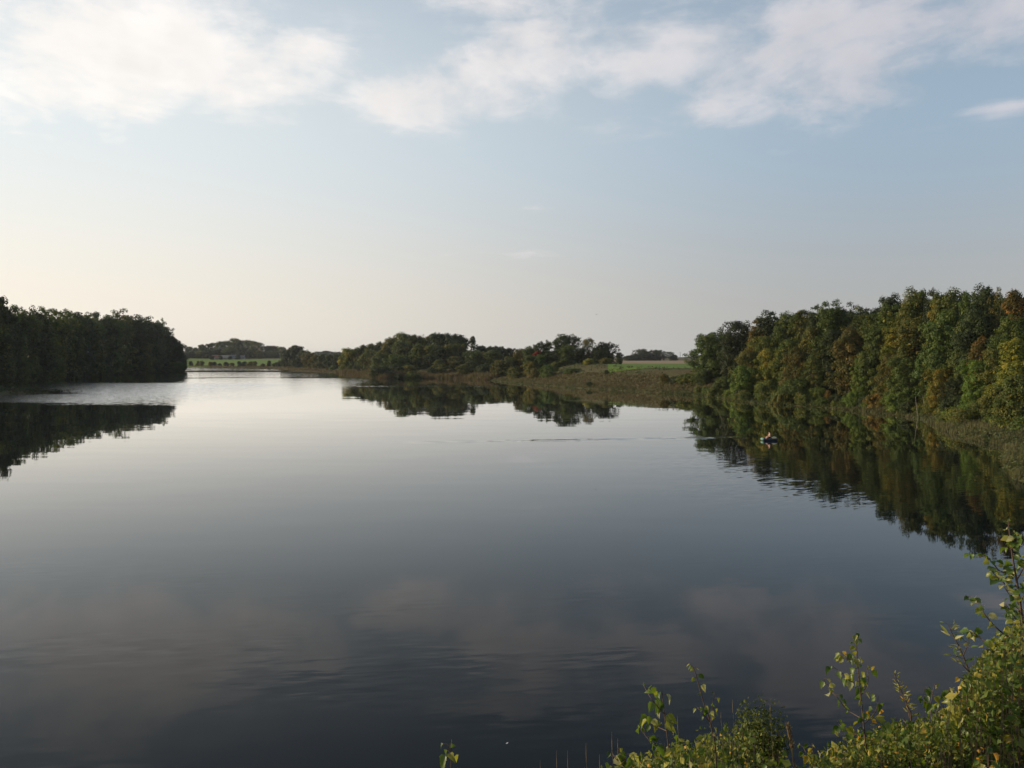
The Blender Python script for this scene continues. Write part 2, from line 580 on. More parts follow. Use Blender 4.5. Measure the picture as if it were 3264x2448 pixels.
    s = t.v('ADD', t.v('ADD', s_swell, s_rip), t.v('ADD', t.v('ADD', s_ruf, s_wk), s_ring))
    sx, sy, _ = t.xyz(s)
    nrm = t.v('NORMALIZE', t.vec(sx, sy, 1.0))
    gl = t.node('ShaderNodeBsdfGlossy')
    t.put(gl.inputs['Color'], (1.0, 1.0, 1.0))
    t.put(gl.inputs['Roughness'], t.m('ADD', 0.018, t.m('MULTIPLY', ruf, 0.12)))
    t.l.new(nrm, gl.inputs['Normal'])
    df = t.node('ShaderNodeBsdfDiffuse')
    t.put(df.inputs['Color'], (0.003, 0.005, 0.006))
    fr = t.node('ShaderNodeFresnel')
    fr.inputs['IOR'].default_value = 1.333
    t.l.new(nrm, fr.inputs['Normal'])
    fac = t.m('MULTIPLY', t.m('POWER', fr.outputs[0], 1.5), 1.75, clamp=True)
    mx = t.node('ShaderNodeMixShader')
    t.put(mx.inputs[0], fac)
    t.l.new(df.outputs[0], mx.inputs[1])
    t.l.new(gl.outputs[0], mx.inputs[2])
    t.l.new(mx.outputs[0], out.inputs[0])
    return m


# ------------------------------------------------------------------ ground, water, fields
def spaced(lo, hi, n, c, k):
    """n values from lo to hi, dense around c"""
    a, b = math.asinh((lo - c) / k), math.asinh((hi - c) / k)
    return c + k * np.sinh(np.linspace(a, b, n))


def grid_faces(nx, ny):
    i = np.arange(ny - 1)[:, None] * nx + np.arange(nx - 1)[None, :]
    return np.stack([i, i + 1, i + 1 + nx, i + nx], -1).reshape(-1, 4)


xs = spaced(-4200, 4200, 560, 5, 26)
ys = spaced(-300, 7000, 600, 5, 34)
gx, gy = np.meshgrid(xs, ys)
gzv = ground_z(gx, gy)
me = mesh_np('ground', np.stack([gx, gy, gzv], -1).reshape(-1, 3), grid_faces(len(xs), len(ys)), smooth=True)
tag(obj('ground', me, ground_mat()), 'rough grassy banks and land round the lake', kind='structure')

wx, wy = np.meshgrid(np.linspace(-520, 90, 62), np.linspace(12, 1010, 100))
me = mesh_np('lake_water', np.stack([wx, wy, np.zeros_like(wx)], -1).reshape(-1, 3), grid_faces(62, 100))
tag(obj('lake_water', me, water_mat()), 'calm dark lake mirroring sky and woods', kind='structure')


def field(name, label, fmat, corners, n=40, lift=0.12):
    """a sheet over the ground between four corners"""
    c = [np.array(q, float) for q in corners]
    u, v = np.meshgrid(np.linspace(0, 1, n), np.linspace(0, 1, n))
    p = (c[0] * ((1 - u) * (1 - v))[..., None] + c[1] * (u * (1 - v))[..., None] + c[2] * (u * v)[..., None] + c[3] * ((1 - u) * v)[..., None])
    wob = (vnoise(p[..., 0], p[..., 1], 14, 9) - 0.5) * 5 * (v < 0.02)
    p[..., 1] += wob
    z = ground_z(p[..., 0], p[..., 1]) + lift
    me = mesh_np(name, np.concatenate([p, z[..., None]], -1).reshape(-1, 3), grid_faces(n, n), smooth=True)
    return tag(obj(name, me, fmat), label, kind='structure')


GREEN_F = field_mat('young_crop', (0.092, 0.150, 0.020), (0.110, 0.160, 0.024), (0.076, 0.120, 0.018))
STUB_F = field_mat('stubble', (0.25, 0.19, 0.105), (0.22, 0.165, 0.095), (0.28, 0.21, 0.12))
field('crop_field', 'bright green field on top of the bank beside the right-hand wood', GREEN_F, [(36, 306), (85, 278), (150, 500), (58, 500)])
field('stubble_field', 'pale tan stubble strip beyond the green field', STUB_F, [(38, 504), (155, 504), (420, 1000), (60, 1000)])
field('hillside_field', 'green pasture sloping down to the far left shore', GREEN_F, [(-520, 1020), (-215, 850), (-255, 1180), (-540, 1260)], 60, 0.35)

# ------------------------------------------------------------------ trees
def leaf_cards(rng, pos, nrm, size, tone, lobes=False):
    """one small kite-shaped leaf spray per point -> verts, quads, tone"""
    n = len(pos)
    nrm = nrm / np.linalg.norm(nrm, axis=1, keepdims=True)
    t = rng.normal(size=(n, 3))
    t -= nrm * (t * nrm).sum(1, keepdims=True)
    t /= np.linalg.norm(t, axis=1, keepdims=True)
    b = np.cross(nrm, t)
    s = size[:, None]
    asp = rng.uniform(0.5, 0.95, (n, 1))
    k = rng.uniform(-0.25, 0.35, (n, 1))
    v = np.stack([pos - t * s * 0.5, pos + b * s * 0.5 * asp + t * s * k * 0.5 - nrm * s * 0.12,
                  pos + t * s * 0.55, pos - b * s * 0.5 * asp + t * s * k * 0.4 - nrm * s * 0.12], 1)
    f = np.arange(n * 4).reshape(n, 4)
    return v.reshape(-1, 3), f, np.repeat(tone, 4)


def sup(q, e):
    return np.clip(1 - np.abs(q) ** e, 0, 1) ** (1 / e)


PROFILE = {
    'dome': lambda t: sup((t - 0.48) / 0.54, 3.2),
    'ovate': lambda t: np.where(t < 0.35, 0.72 + 0.28 * (t / 0.35), sup((t - 0.35) / 0.66, 1.9)),
    'column': lambda t: sup((t - 0.45) / 0.56, 3.2),
    'stem': lambda t: np.where(t < 0.2, 0.0, sup((t - 0.60) / 0.42, 2.3)),
    'bush': lambda t: np.where(t < 0.35, 0.9, sup((t - 0.35) / 0.66, 2.2)),
}


def crown_mesh(name, seed, prof, asp, clumps, per, leaf, rc=(0.05, 0.10), gap=0.0):
    """crown for a tree of height 1 and width asp"""
    rng = np.random.default_rng(seed)
    pf = PROFILE[prof]
    ph = rng.uniform(0, 6.28, 6)
    cen, rad = [], []
    while len(cen) < clumps:
        t = rng.uniform(0.03, 0.95)
        a = rng.uniform(0, 2 * math.pi)
        Rm = float(pf(np.array(t))) * 0.5 * asp
        if Rm < 0.03 * asp and rng.random() < 0.8:
            continue
        Rm *= 0.92 + 0.12 * math.sin(2 * a + ph[0] + 3 * t) + 0.13 * math.sin(3 * a + ph[1] - 7 * t) + 0.10 * math.sin(11 * t + ph[2] + a)
        q = rng.random() ** 0.38 if t < 0.9 else rng.random() ** 0.6
        r = rng.uniform(*rc)
        if rng.random() < 0.18:
            r *= 1.35
        if rng.random() < gap:
            continue
        rr = max(Rm * q - r * 0.6, 0)
        z = t * (1 - r * 0.5)
        cen.append((rr * math.cos(a), rr * math.sin(a), z))
        rad.append(r)
    cen, rad = np.array(cen), np.array(rad)
    ct = rng.random(len(cen))
    idx = np.repeat(np.arange(len(cen)), (per * (rad / np.mean(rad)) ** 2).astype(int) + 4)
    n = len(idx)
    d = rng.normal(size=(n, 3))
    d /= np.linalg.norm(d, axis=1, keepdims=True)
    d[:, 2] = np.where(d[:, 2] < -0.75, -d[:, 2], d[:, 2])
    # lumpy clump surface
    wob = 1 + 0.25 * np.sin(d[:, 0] * 5 + idx) * np.sin(d[:, 1] * 6 + idx * 2.1)
    rr = rad[idx] * (rng.random(n) ** 0.33) * wob
    pos = cen[idx] + d * rr[:, None] * np.array([1.0, 1.0, 0.95])
    m = int(n * 0.10) if gap == 0 else 0
    if m:
        ti = rng.uniform(0.05, 0.86, m)
        ai = rng.uniform(0, 6.28, m)
        ri = pf(ti) * 0.5 * asp * 0.62 * np.sqrt(rng.random(m))
        pos[:m] = np.stack([ri * np.cos(ai), ri * np.sin(ai), ti], -1)
    outw = pos - np.array([0, 0, 0.45])
    outw[:, 2] *= 0.4
    outw /= np.linalg.norm(outw, axis=1, keepdims=True) + 1e-6
    nrm = d * 0.9 + outw * 0.5 + np.array([0, 0, 0.35]) + rng.normal(size=(n, 3)) * 0.42
    size = leaf * rng.uniform(0.55, 1.35, n)
    size[:m] *= 1.7
    tone = np.clip(ct[idx] * 0.55 + rng.random(n) * 0.45, 0, 1)
    rad95 = np.quantile(np.hypot(pos[:, 0], pos[:, 1]), 0.96)
    pos[:, :2] *= 0.5 * asp / rad95
    cen[:, :2] *= 0.5 * asp / rad95
    pos[:, 2] *= 0.99 / pos[:, 2].max()
    pos[:, 2] = np.maximum(pos[:, 2], 0.01)
    v, f, tn = leaf_cards(rng, pos, nrm, size, tone)
    return mesh_np(name, v, f, {'tone': tn}), cen


def trunk_mesh(name, seed, cen, h=0.86, r=0.016, limbs=14):
    rng = random.Random(seed)
    mb = MB()
    bend = [(rng.uniform(-.012, .012), rng.uniform(-.012, .012)) for _ in range(6)]
    pts = [(bend[i][0] * i, bend[i][1] * i, h * i / 5 - (0.03 if i == 0 else 0)) for i in range(6)]
    mb.tube(pts, [r * (1.35 if i == 0 else 1 - 0.85 * i / 5) for i in range(6)], 7)
    for c in rng.sample(list(cen), min(limbs, len(cen))):
        z0 = max(0.08, c[2] * rng.uniform(0.55, 0.85))
        k = min(z0 / h, 1) * 5
        i = min(int(k), 4)
        b0 = Vector(pts[i]).lerp(Vector(pts[i + 1]), k - i)
        b1 = Vector(c)
        mid = b0.lerp(b1, 0.5) + Vector((0, 0, -0.01))
        rr = r * (1 - 0.8 * z0 / h) * 0.55
        mb.tube([b0, mid, b1], [rr, rr * 0.7, rr * 0.25], 5)
    return mb.mesh(name, True)


def spruce_mesh(name, seed):
    rng = np.random.default_rng(seed)
    P, N, Sz, T = [], [], [], []
    for lay in range(17):
        t = 0.10 + 0.87 * lay / 16
        Rm = 0.24 * (1 - t) ** 0.85 + 0.012
        nb = 9 if lay < 12 else 6
        for b in range(nb):
            a = 2 * math.pi * (b + rng.random() * 0.5) / nb + lay
            L = Rm * rng.uniform(0.75, 1.1)
            for k in range(26):
                u = rng.random()
                w = (rng.random() - 0.5) * 0.07 * (1 - 0.5 * u)
                P.append((math.cos(a) * L * u - math.sin(a) * w, math.sin(a) * L * u + math.cos(a) * w, t - 0.055 * u ** 1.6 - abs(w) * 0.3 + rng.normal() * 0.004))
                N.append((rng.normal() * .3, rng.normal() * .3, 1))
                Sz.append(0.026 * rng.uniform(.6, 1.3))
                T.append(rng.random())
    v, f, tn = leaf_cards(rng, np.array(P), np.array(N), np.array(Sz), np.array(T))
    return mesh_np(name, v, f, {'tone': tn})


ARCH = {}
def hash_str(t):
    q = 7
    for ch in t:
        q = (q * 131 + ord(ch)) & 0xffffff
    return q


def arch(key, prof, asps, clumps, per, leaf, count, rc=(0.05, 0.10), gap=0.0, limbs=14, tr=0.016):
    """crown and trunk shapes of one kind, in several widths; leaf and clump sizes are for a width of 0.5"""
    ARCH[key] = []
    for j, asp in enumerate(asps):
        k = (asp / 0.5) ** 0.5
        for i in range(count):
            sd = hash_str(key) % 1000 + i * 17 + j * 131
            c, cen = crown_mesh('crown_' + key, sd, prof, asp, int(clumps * k ** 1.2), per, leaf * k ** 0.8, (rc[0] * k, rc[1] * k), gap)
            ARCH[key].append((c, trunk_mesh('trunk_' + key, sd, cen, limbs=limbs, r=tr * k), asp))


# near wood: fine sprays; far wood: coarser ones
arch('dome', 'dome', (0.40, 0.58, 0.85), 150, 120, 0.0185, 2, rc=(0.030, 0.066))
arch('ovate', 'ovate', (0.34, 0.52, 0.8), 150, 110, 0.0175, 2, rc=(0.026, 0.056))
arch('column', 'column', (0.28,), 100, 110, 0.0190, 1, rc=(0.028, 0.055))
arch('stem', 'stem', (0.42, 0.6), 80, 110, 0.0180, 1, rc=(0.032, 0.062), gap=0.1)
arch('bush', 'bush', (0.8, 1.3), 90, 110, 0.030, 2, rc=(0.045, 0.10), tr=0.009)
arch('fdome', 'dome', (0.45, 0.68, 1.0), 100, 60, 0.030, 2, rc=(0.036, 0.078), limbs=8)
arch('fovate', 'ovate', (0.36, 0.6), 90, 60, 0.028, 2, rc=(0.032, 0.066), limbs=8)
arch('fstem', 'stem', (0.45, 0.8), 60, 60, 0.026, 1, rc=(0.036, 0.075), limbs=10)
arch('fbush', 'bush', (0.8, 1.3), 45, 60, 0.045, 2, rc=(0.06, 0.13), limbs=6, tr=0.008)
SPRUCE = spruce_mesh('crown_spruce', 5)

RNG = random.Random(11)
ORD = ('first second third fourth fifth sixth seventh eighth ninth tenth eleventh twelfth thirteenth fourteenth fifteenth sixteenth seventeenth '
       'eighteenth nineteenth twentieth twenty-first twenty-second twenty-third twenty-fourth twenty-fifth').split()


def tree(name, label, cat, x, y, h, w, kind, m, group=None, bark='bark', lean=0.0, zoff=0.0):
    """a tree standing at (x, y), h metres tall and w wide: trunk and crown"""
    z = gz(x, y) - 0.15 + zoff
    root = tag(empty(name, (x, y, z)), label, cat, group)
    a = ARCH[kind]
    best = min(abs(math.log(q[2] * h / w)) for q in a)
    a = [q for q in a if abs(math.log(q[2] * h / w)) < best + 1e-6]
    c, tr, asp = a[RNG.randrange(len(a))]
    rz = RNG.uniform(0, 6.28)
    sx = w / asp
    o = obj('crown', c, M[m], root)
    o.scale = (sx, sx, h)
    o.rotation_euler = (lean, 0, rz)
    q = obj('trunk', tr, M[bark], root)
    q.scale = (sx, sx, h)
    q.rotation_euler = (lean, 0, rz)
    return root


def wood_depth(px, Y):
    """the right-hand wood is a narrow belt: keep each tree close behind the shore"""
    shore = float(np.interp(px, [2213, 2361, 2508, 2656, 2803, 2951, 3098, 3264, 3400], [251, 206, 192, 179, 166, 149, 122, 112, 104]))
    k = float(np.interp(px, [2270, 2450, 2650, 2950, 3140, 3264], [0.9, 0.7, 0.32, 0.25, 0.33, 0.33]))
    return max(shore + 1.5, shore + 1.5 + (Y - shore - 3.0) * k)


def ptree(px, py, wpx, Y, kind, m, label, name='broadleaf_tree', cat='tree', group=None, **kw):
    """a tree whose top stands at pixel (px, py) of the photograph, Y metres away"""
    p = at(px, py, Y)
    h = p.z - gz(p.x, p.y)
    w = wpx * 1.12 * Y / FPX
    return tree(name, label, cat, p.x, p.y, max(h, 0.6), w, kind, m, group, **kw)


GR = 'trees of the right-hand wood'
RIGHT = [  # px, py of the top, width, depth, shape, colour, label
    (2270, 1053, 128, 264, 'dome', 'green', 'rounded dark green tree at the far left end of the right wood'),
    (2348, 1017, 105, 252, 'dome', 'dark', 'dark green tree left of the orange-brown crown in the right wood'),
    (2409, 1012, 64, 246, 'ovate', 'orange', 'orange-brown tree between two dark crowns, left half of the right wood'),
    (2450, 982, 96, 246, 'dome', 'dark', 'dark tree standing behind the orange-brown tree in the right wood'),
    (2508, 986, 76, 240, 'dome', 'green', 'green crown right of the orange-brown tree on the wood skyline'),
    (2556, 980, 76, 235, 'ovate', 'olive', 'olive crown on the skyline left of the tallest dark tree'),
    (2602, 963, 60, 232, 'ovate', 'dark', 'narrow dark pointed crown just left of the tallest dark tree'),
    (2651, 947, 90, 222, 'dome', 'green', 'tall green tree above the dark gap in the right wood'),
    (2700, 956, 84, 232, 'stem', 'dark', 'thin dark tree with sky showing through its crown'),
    (2744, 966, 76, 212, 'ovate', 'mixed', 'green crown with orange top beside the see-through dark tree'),
    (2388, 1108, 95, 226, 'ovate', 'olive', 'olive shore tree left of the ochre tree in the right wood'),
    (2452, 1103, 88, 216, 'ovate', 'yellow', 'ochre yellow tree at the shore, left half of the right wood'),
    (2440, 1066, 88, 230, 'dome', 'olive', 'olive tree rising behind the ochre shore tree'),
    (2512, 1075, 90, 214, 'ovate', 'olive', 'olive tree between the ochre tree and the tall brown one'),
    (2541, 1099, 88, 203, 'ovate', 'brown', 'brown bushy shore tree right of the ochre tree'),
    (2586, 1033, 88, 208, 'ovate', 'brown', 'tall brown pointed tree left of the dark gap in the wood'),
    (2598, 1117, 76, 200, 'ovate', 'mixed', 'olive-brown tree low beside the dark gap in the wood'),
    (2660, 1040, 86, 212, 'dome', 'dark', 'shaded tree deep in the dark gap of the wood'),
    (2712, 1032, 112, 190, 'ovate', 'brown', 'broad brown tree right of the dark gap in the wood'),
    (2784, 990, 90, 196, 'ovate', 'mixed', 'tall green-brown tree behind the broad brown tree'),
    (2839, 925, 82, 212, 'dome', 'dark', 'dark crown on the skyline left of the brownish summit crown'),
    (2838, 958, 96, 198, 'dome', 'olive', 'olive-green crown below the dark skyline crown'),
    (2919, 904, 96, 200, 'dome', 'olive', 'brownish olive summit crown in the middle of the right wood'),
    (2967, 910, 62, 204, 'ovate', 'dark', 'small dark crown between two summit crowns'),
    (3028, 906, 104, 194, 'dome', 'green', 'broad flat-topped green summit crown'),
    (2986, 932, 64, 182, 'ovate', 'yellow', 'yellow-topped tree under the flat green summit'),
    (3139, 893, 86, 190, 'dome', 'dark', 'highest dark crown near the right end of the wood'),
    (3088, 917, 70, 192, 'dome', 'green', 'green crown left of the highest dark crown'),
    (3187, 906, 64, 180, 'stem', 'brown', 'thin brown crown right of the highest dark crown'),
    (3236, 912, 84, 176, 'ovate', 'orange', 'orange-brown crown at the right edge of the picture'),
    (3006, 977, 138, 172, 'dome', 'green', 'big dark green tree filling the middle of the right wood'),
    (3114, 977, 116, 170, 'dome', 'dark', 'dark green tree right of the big central one'),
    (2912, 1003, 104, 178, 'dome', 'olive', 'olive tree left of the big central green tree'),
    (2855, 1032, 80, 181, 'ovate', 'yellow', 'yellowish olive tree above the orange-brown cone'),
    (2790, 1034, 86, 184, 'dome', 'green', 'green tree just right of the broad brown tree'),
    (2746, 1133, 62, 180, 'ovate', 'bright', 'bright green small tree against the broad brown tree'),
    (2833, 1118, 72, 168, 'ovate', 'brown', 'orange-brown cone-shaped tree at the shore'),
    (2884, 1133, 100, 163, 'dome', 'green', 'leafy green tree right of the orange-brown cone'),
    (2998, 1169, 84, 156, 'dome', 'yellow', 'yellow-green tree left of the dark rounded shrub'),
    (3046, 1194, 70, 152, 'dome', 'dark', 'dark green tree low between two yellow-green ones'),
    (3080, 1003, 76, 172, 'dome', 'green', 'green tree between the big central tree and the thin yellow birch'),
    (3114, 1060, 50, 158, 'column', 'orange', 'thin birch with yellow-orange leaves near the right edge'),
    (3112, 1140, 86, 148, 'dome', 'bright', 'bright yellow-green bushy tree under the thin birch'),
    (3222, 995, 100, 156, 'dome', 'green', 'light green tree below the orange-brown crown at the right edge'),
    (3240, 1068, 128, 136, 'ovate', 'yellow', 'broad olive-yellow tree at the right edge of the picture'),
    (3180, 1085, 90, 146, 'dome', 'mixed', 'green-brown tree left of the broad olive-yellow one'),
]
for r in RIGHT:
    birch = 'birch' in r[6]
    ptree(r[0], r[1], r[2] * (0.98 if r[0] < 2360 else 1.06), wood_depth(r[0], r[3]), *r[4:6], r[6], name='birch_tree' if birch else 'broadleaf_tree', group=GR, bark='birchbark' if birch else 'bark')
RB = [
    (2196, 1186, 66, 263, 'bush', 'olive', 'olive willow bush at the water where bank and wood meet'),
    (2240, 1172, 60, 258, 'bush', 'green', 'green bush under the far left tree of the right wood'),
    (2310, 1195, 70, 240, 'bush', 'green', 'green bush below the second dark tree of the right wood'),
    (2373, 1158, 76, 216, 'bush', 'bright', 'fresh green bush under the olive shore tree'),
    (2450, 1205, 80, 205, 'bush', 'olive', 'olive bush under the ochre shore tree'),
    (2535, 1200, 100, 196, 'bush', 'green', 'green bush in front of the brown bushy shore tree'),
    (2608, 1228, 56, 194, 'bush', 'bright', 'yellowish green bush at the foot of the dark gap'),
    (2641, 1240, 26, 190, 'ovate', 'orange', 'tiny orange sapling in the dark gap'),
    (2676, 1250, 50, 188, 'bush', 'dark', 'dark low bush right of the tiny orange sapling'),
    (2727, 1240, 62, 176, 'bush', 'bright', 'green bush at the foot of the broad brown tree'),
    (2799, 1245, 72, 168, 'bush', 'orange', 'orange-brown bush by the shore left of the cone tree'),
    (2870, 1240, 90, 160, 'bush', 'bright', 'light green bush below the leafy green tree'),
    (3052, 1254, 84, 148, 'bush', 'dark', 'dark rounded shrub above the pale reeds'),
    (3130, 1265, 80, 138, 'bush', 'mixed', 'brown-green bush under the bright yellow-green tree'),
    (3186, 1215, 96, 132, 'bush', 'olive', 'olive bush below the broad olive-yellow tree'),
    (3248, 1183, 110, 126, 'bush', 'olive', 'large olive bush at the right edge above the reeds'),
]
for r in RB:
    ptree(*r[:3], wood_depth(r[0], r[3]) - 1.5, *r[4:6], r[6], name='shrub', cat='bush', group='bushes along the right-hand shore')
SRG = random.Random(5)
for i in range(9, 16):
    a_, b_ = Vector(LAKE[i]), Vector(LAKE[i + 1])
    L_ = (b_ - a_).length
    nn = Vector((b_.y - a_.y, a_.x - b_.x)).normalized()
    for k in range(int(L_ / 2.6)):
        q = a_.lerp(b_, (k + SRG.random()) / max(1, int(L_ / 2.6))) + nn * SRG.uniform(0.4, 3.2)
        h_ = SRG.uniform(1.2, 3.4)
        tree('shrub', 'low bush in the line along the water under the right wood', 'bush', q.x, q.y, h_, h_ * SRG.uniform(1.0, 1.6), 'fbush', SRG.choice(['green', 'olive', 'dark', 'mixed', 'green', 'olive', 'bright']), 'low bushes along the right-hand waterline')
# spruce beside the leaning birch stems
p = at(2944, 1194, 151)
root = tag(empty('spruce_tree', (p.x, p.y, gz(p.x, p.y))), 'small spruce with layered branches above the pale leaning stems', 'tree', GR)
hh = p.z - gz(p.x, p.y)
o = obj('crown', SPRUCE, M['olive'], root); o.scale = (hh * 0.8, hh * 0.8, hh)
mb = MB(); mb.tube([(0, 0, -.1), (0, 0, hh * .5), (0, 0, hh * .97)], [.11, .07, .015], 7); mb.build('trunk', M['bark'], root)
# rows behind, to close the wood
for i in range(60):
    px = RNG.uniform(2290, 3330)
    k = (px - 2290) / 1000.0
    Y = 262 - 75 * min(k, 1) + RNG.uniform(8, 34)
    top = np.interp(px, [2290, 2409, 2560, 2650, 2740, 2840, 2920, 3140, 3330], [1062, 1022, 990, 962, 978, 940, 918, 908, 925]) + RNG.uniform(10, 34)
    ptree(px, top, RNG.uniform(80, 120), wood_depth(px, Y) + RNG.uniform(0, 10), RNG.choice(['dome', 'dome', 'ovate']), RNG.choice(['dark', 'dark', 'green', 'olive']),
          'green tree in the back rows of the right-hand wood', group='back rows of the right-hand wood')

GM = 'trees of the wood across the middle of the lake'
MID = [
    (1112, 1105, 58, 575, 'fdome', 'yellow', 'tree with yellow sunlit side at the left end of the middle wood'),  # sunlight on its left side is put into the yellow crown colour
    (1140, 1100, 40, 580, 'fdome', 'green', 'second tree from the left end of the middle wood'),
    (1164, 1095, 44, 578, 'fdome', 'dark', 'third tree from the left end of the middle wood'),
    (1190, 1091, 48, 572, 'fdome', 'green', 'fourth tree from the left end of the middle wood'),
    (1218, 1085, 50, 568, 'fdome', 'dark', 'dark tree left of the orange-brown crown in the middle wood'),
    (1250, 1068, 60, 530, 'fdome', 'brown', 'orange-brown crown where the middle wood steps up'),
    (1291, 1054, 68, 520, 'fdome', 'olive', 'olive crown at the left summit of the middle wood'),
    (1331, 1062, 68, 525, 'fdome', 'brown', 'brownish crown between the two summits of the middle wood'),
    (1367, 1064, 58, 520, 'fdome', 'olive', 'olive crown left of the dark summit of the middle wood'),
    (1394, 1056, 62, 510, 'fdome', 'dark', 'dark crown at the right summit of the middle wood'),
    (1424, 1057, 62, 508, 'fdome', 'dark', 'dark crown just right of the summit of the middle wood'),
    (1453, 1060, 60, 505, 'fdome', 'dark', 'dark rounded crown at the right shoulder of the middle wood'),
    (1474, 1072, 46, 502, 'fdome', 'dark', 'dark crown left of the slender lone top in the middle wood'),
    (1508, 1069, 30, 495, 'fovate', 'dark', 'slender pointed tree standing above the middle wood'),
    (1533, 1098, 36, 500, 'fdome', 'dark', 'small dark crown right of the slender pointed tree'),
    (1556, 1102, 36, 505, 'fdome', 'green', 'second small crown right of the slender pointed tree'),
    (1582, 1100, 58, 520, 'fdome', 'dark', 'low wide dark crown in the dip of the middle wood'),
    (1622, 1106, 52, 500, 'fdome', 'dark', 'dark crown left of the brown one in the middle wood'),
    (1212, 1119, 66, 495, 'fdome', 'green', 'green shore tree at the left of the middle wood front row'),
    (1264, 1125, 84, 475, 'fdome', 'green', 'wide green shore tree below the left summit of the middle wood'),
    (1331, 1089, 58, 478, 'fovate', 'olive', 'tall olive-brown tree in the middle wood front row'),
    (1372, 1128, 62, 470, 'fdome', 'dark', 'shaded tree behind the reeds of the middle wood'),
    (1399, 1141, 50, 450, 'fovate', 'olive', 'small olive tree behind the reeds, left of its brown twin'),
    (1451, 1133, 54, 450, 'fovate', 'brown', 'small brownish tree behind the reeds'),
    (1462, 1092, 52, 475, 'fdome', 'olive', 'olive crown half way up the right shoulder of the middle wood'),
    (1516, 1114, 64, 455, 'fdome', 'green', 'green tree below the slender pointed tree'),
    (1570, 1114, 66, 450, 'fdome', 'green', 'green tree left of the red-brown shore tree'),
    (1590, 1144, 44, 405, 'fdome', 'brown', 'red-brown small tree at the end of the reeds'),
    (1626, 1133, 60, 405, 'fdome', 'mixed', 'green-brown tree right of the red-brown shore tree'),
    (1660, 1107, 48, 405, 'fdome', 'brown', 'brown tree at the left foot of the clump of big trees'),
    (1690, 1095, 42, 392, 'fdome', 'green', 'leftmost rounded crown of the clump of big trees'),
    (1726, 1080, 44, 386, 'fdome', 'dark', 'second rounded crown of the clump, left of the biggest'),
    (1749, 1084, 34, 386, 'fovate', 'olive', 'narrow light crown against the biggest tree of the clump'),
    (1802, 1060, 92, 392, 'fdome', 'dark', 'biggest rounded dark tree on the bank'),
    (1806, 1094, 56, 372, 'fdome', 'green', 'green tree in front of the biggest rounded tree'),
    (1850, 1106, 40, 382, 'fdome', 'dark', 'low crown right of the biggest rounded tree'),
    (1878, 1072, 50, 386, 'fstem', 'brown', 'reddish brown open crown right of the biggest tree'),
    (1926, 1086, 74, 386, 'fdome', 'dark', 'wide dark tree at the right end of the clump'),
    (1905, 1110, 60, 380, 'fdome', 'dark', 'dark low tree under the reddish brown crown'),
    (1974, 1120, 24, 396, 'fdome', 'dark', 'small dark tree at the very right end of the clump'),
    (1712, 1113, 24, 384, 'fdome', 'red', 'small bright red tree in front of the clump of big trees'),
    (1760, 1115, 60, 376, 'fdome', 'dark', 'shaded tree between the red tree and the biggest tree'),
    (1722, 1127, 46, 374, 'fdome', 'green', 'low green tree hiding the foot of the small red tree'),
    (1690, 1128, 50, 376, 'fdome', 'mixed', 'green-brown tree under the small red tree'),
]
for r in MID:
    ptree(*r[:6], r[6], group=GM)
for i in range(46):
    px = RNG.uniform(1120, 1960)
    top = np.interp(px, [1112, 1218, 1250, 1291, 1453, 1480, 1530, 1650, 1726, 1800, 1850, 1960],
                    [1108, 1092, 1075, 1062, 1066, 1084, 1104, 1112, 1098, 1085, 1112, 1110]) + RNG.uniform(12, 40)
    Y = np.interp(px, [1112, 1300, 1600, 1960], [575, 490, 440, 392]) + RNG.uniform(-4, 26)
    ptree(px, top, RNG.uniform(45, 70), Y, 'fdome', RNG.choice(['dark', 'dark', 'green', 'olive', 'brown']),
          'tree in the inner rows of the wood across the middle of the lake', group='inner rows of the middle wood')

BUSH = [
    (1877, 1140, 40, 348, 'fbush', 'yellow', 'ochre yellow round bush on the crest of the bank'),
    (1931, 1137, 38, 356, 'fbush', 'brown', 'brown round bush at the left end of the green field'),
    (1746, 1156, 48, 346, 'fbush', 'green', 'tall green bush half way down the bank'),
    (1703, 1171, 34, 352, 'fbush', 'brown', 'brown bush left of the tall green bank bush'),
    (1767, 1150, 26, 356, 'fbush', 'olive', 'olive bush just above the tall green bank bush'),
    (1821, 1170, 60, 336, 'fbush', 'green', 'low patch of green leaves in the brown slope'),
    (1934, 1177, 18, 306, 'fovate', 'dark', 'slim dark green shrub standing alone on the brown slope'),
    (1950, 1190, 22, 304, 'fbush', 'olive', 'little olive shrub beside the slim dark one'),
    (2119, 1188, 36, 268, 'fbush', 'brown', 'brown bush low on the slope near the right wood'),
    (2160, 1194, 44, 264, 'fbush', 'dark', 'dark bush between the brown slope and the willow bush'),
    (1690, 1148, 34, 368, 'fdome', 'yellow', 'small yellow bush under the red tree'),
    (1640, 1165, 50, 376, 'fbush', 'olive', 'olive bush at the left foot of the bank'),
    (1304, 1162, 50, 452, 'fdome', 'yellow', 'ochre bush behind the reeds of the middle wood'),
    (1228, 1183, 36, 438, 'fbush', 'olive', 'willow bush on the low point left of the reeds'),
    (1190, 1178, 40, 500, 'fbush', 'green', 'green bush behind the low point of the middle wood'),
    (1880, 1215, 26, 292, 'fbush', 'dark', 'dark clump at the water under the brown slope'),
]
for r in BUSH:
    ptree(*r[:6], r[6], name='shrub', cat='bush', group='bushes on the bank across the lake')

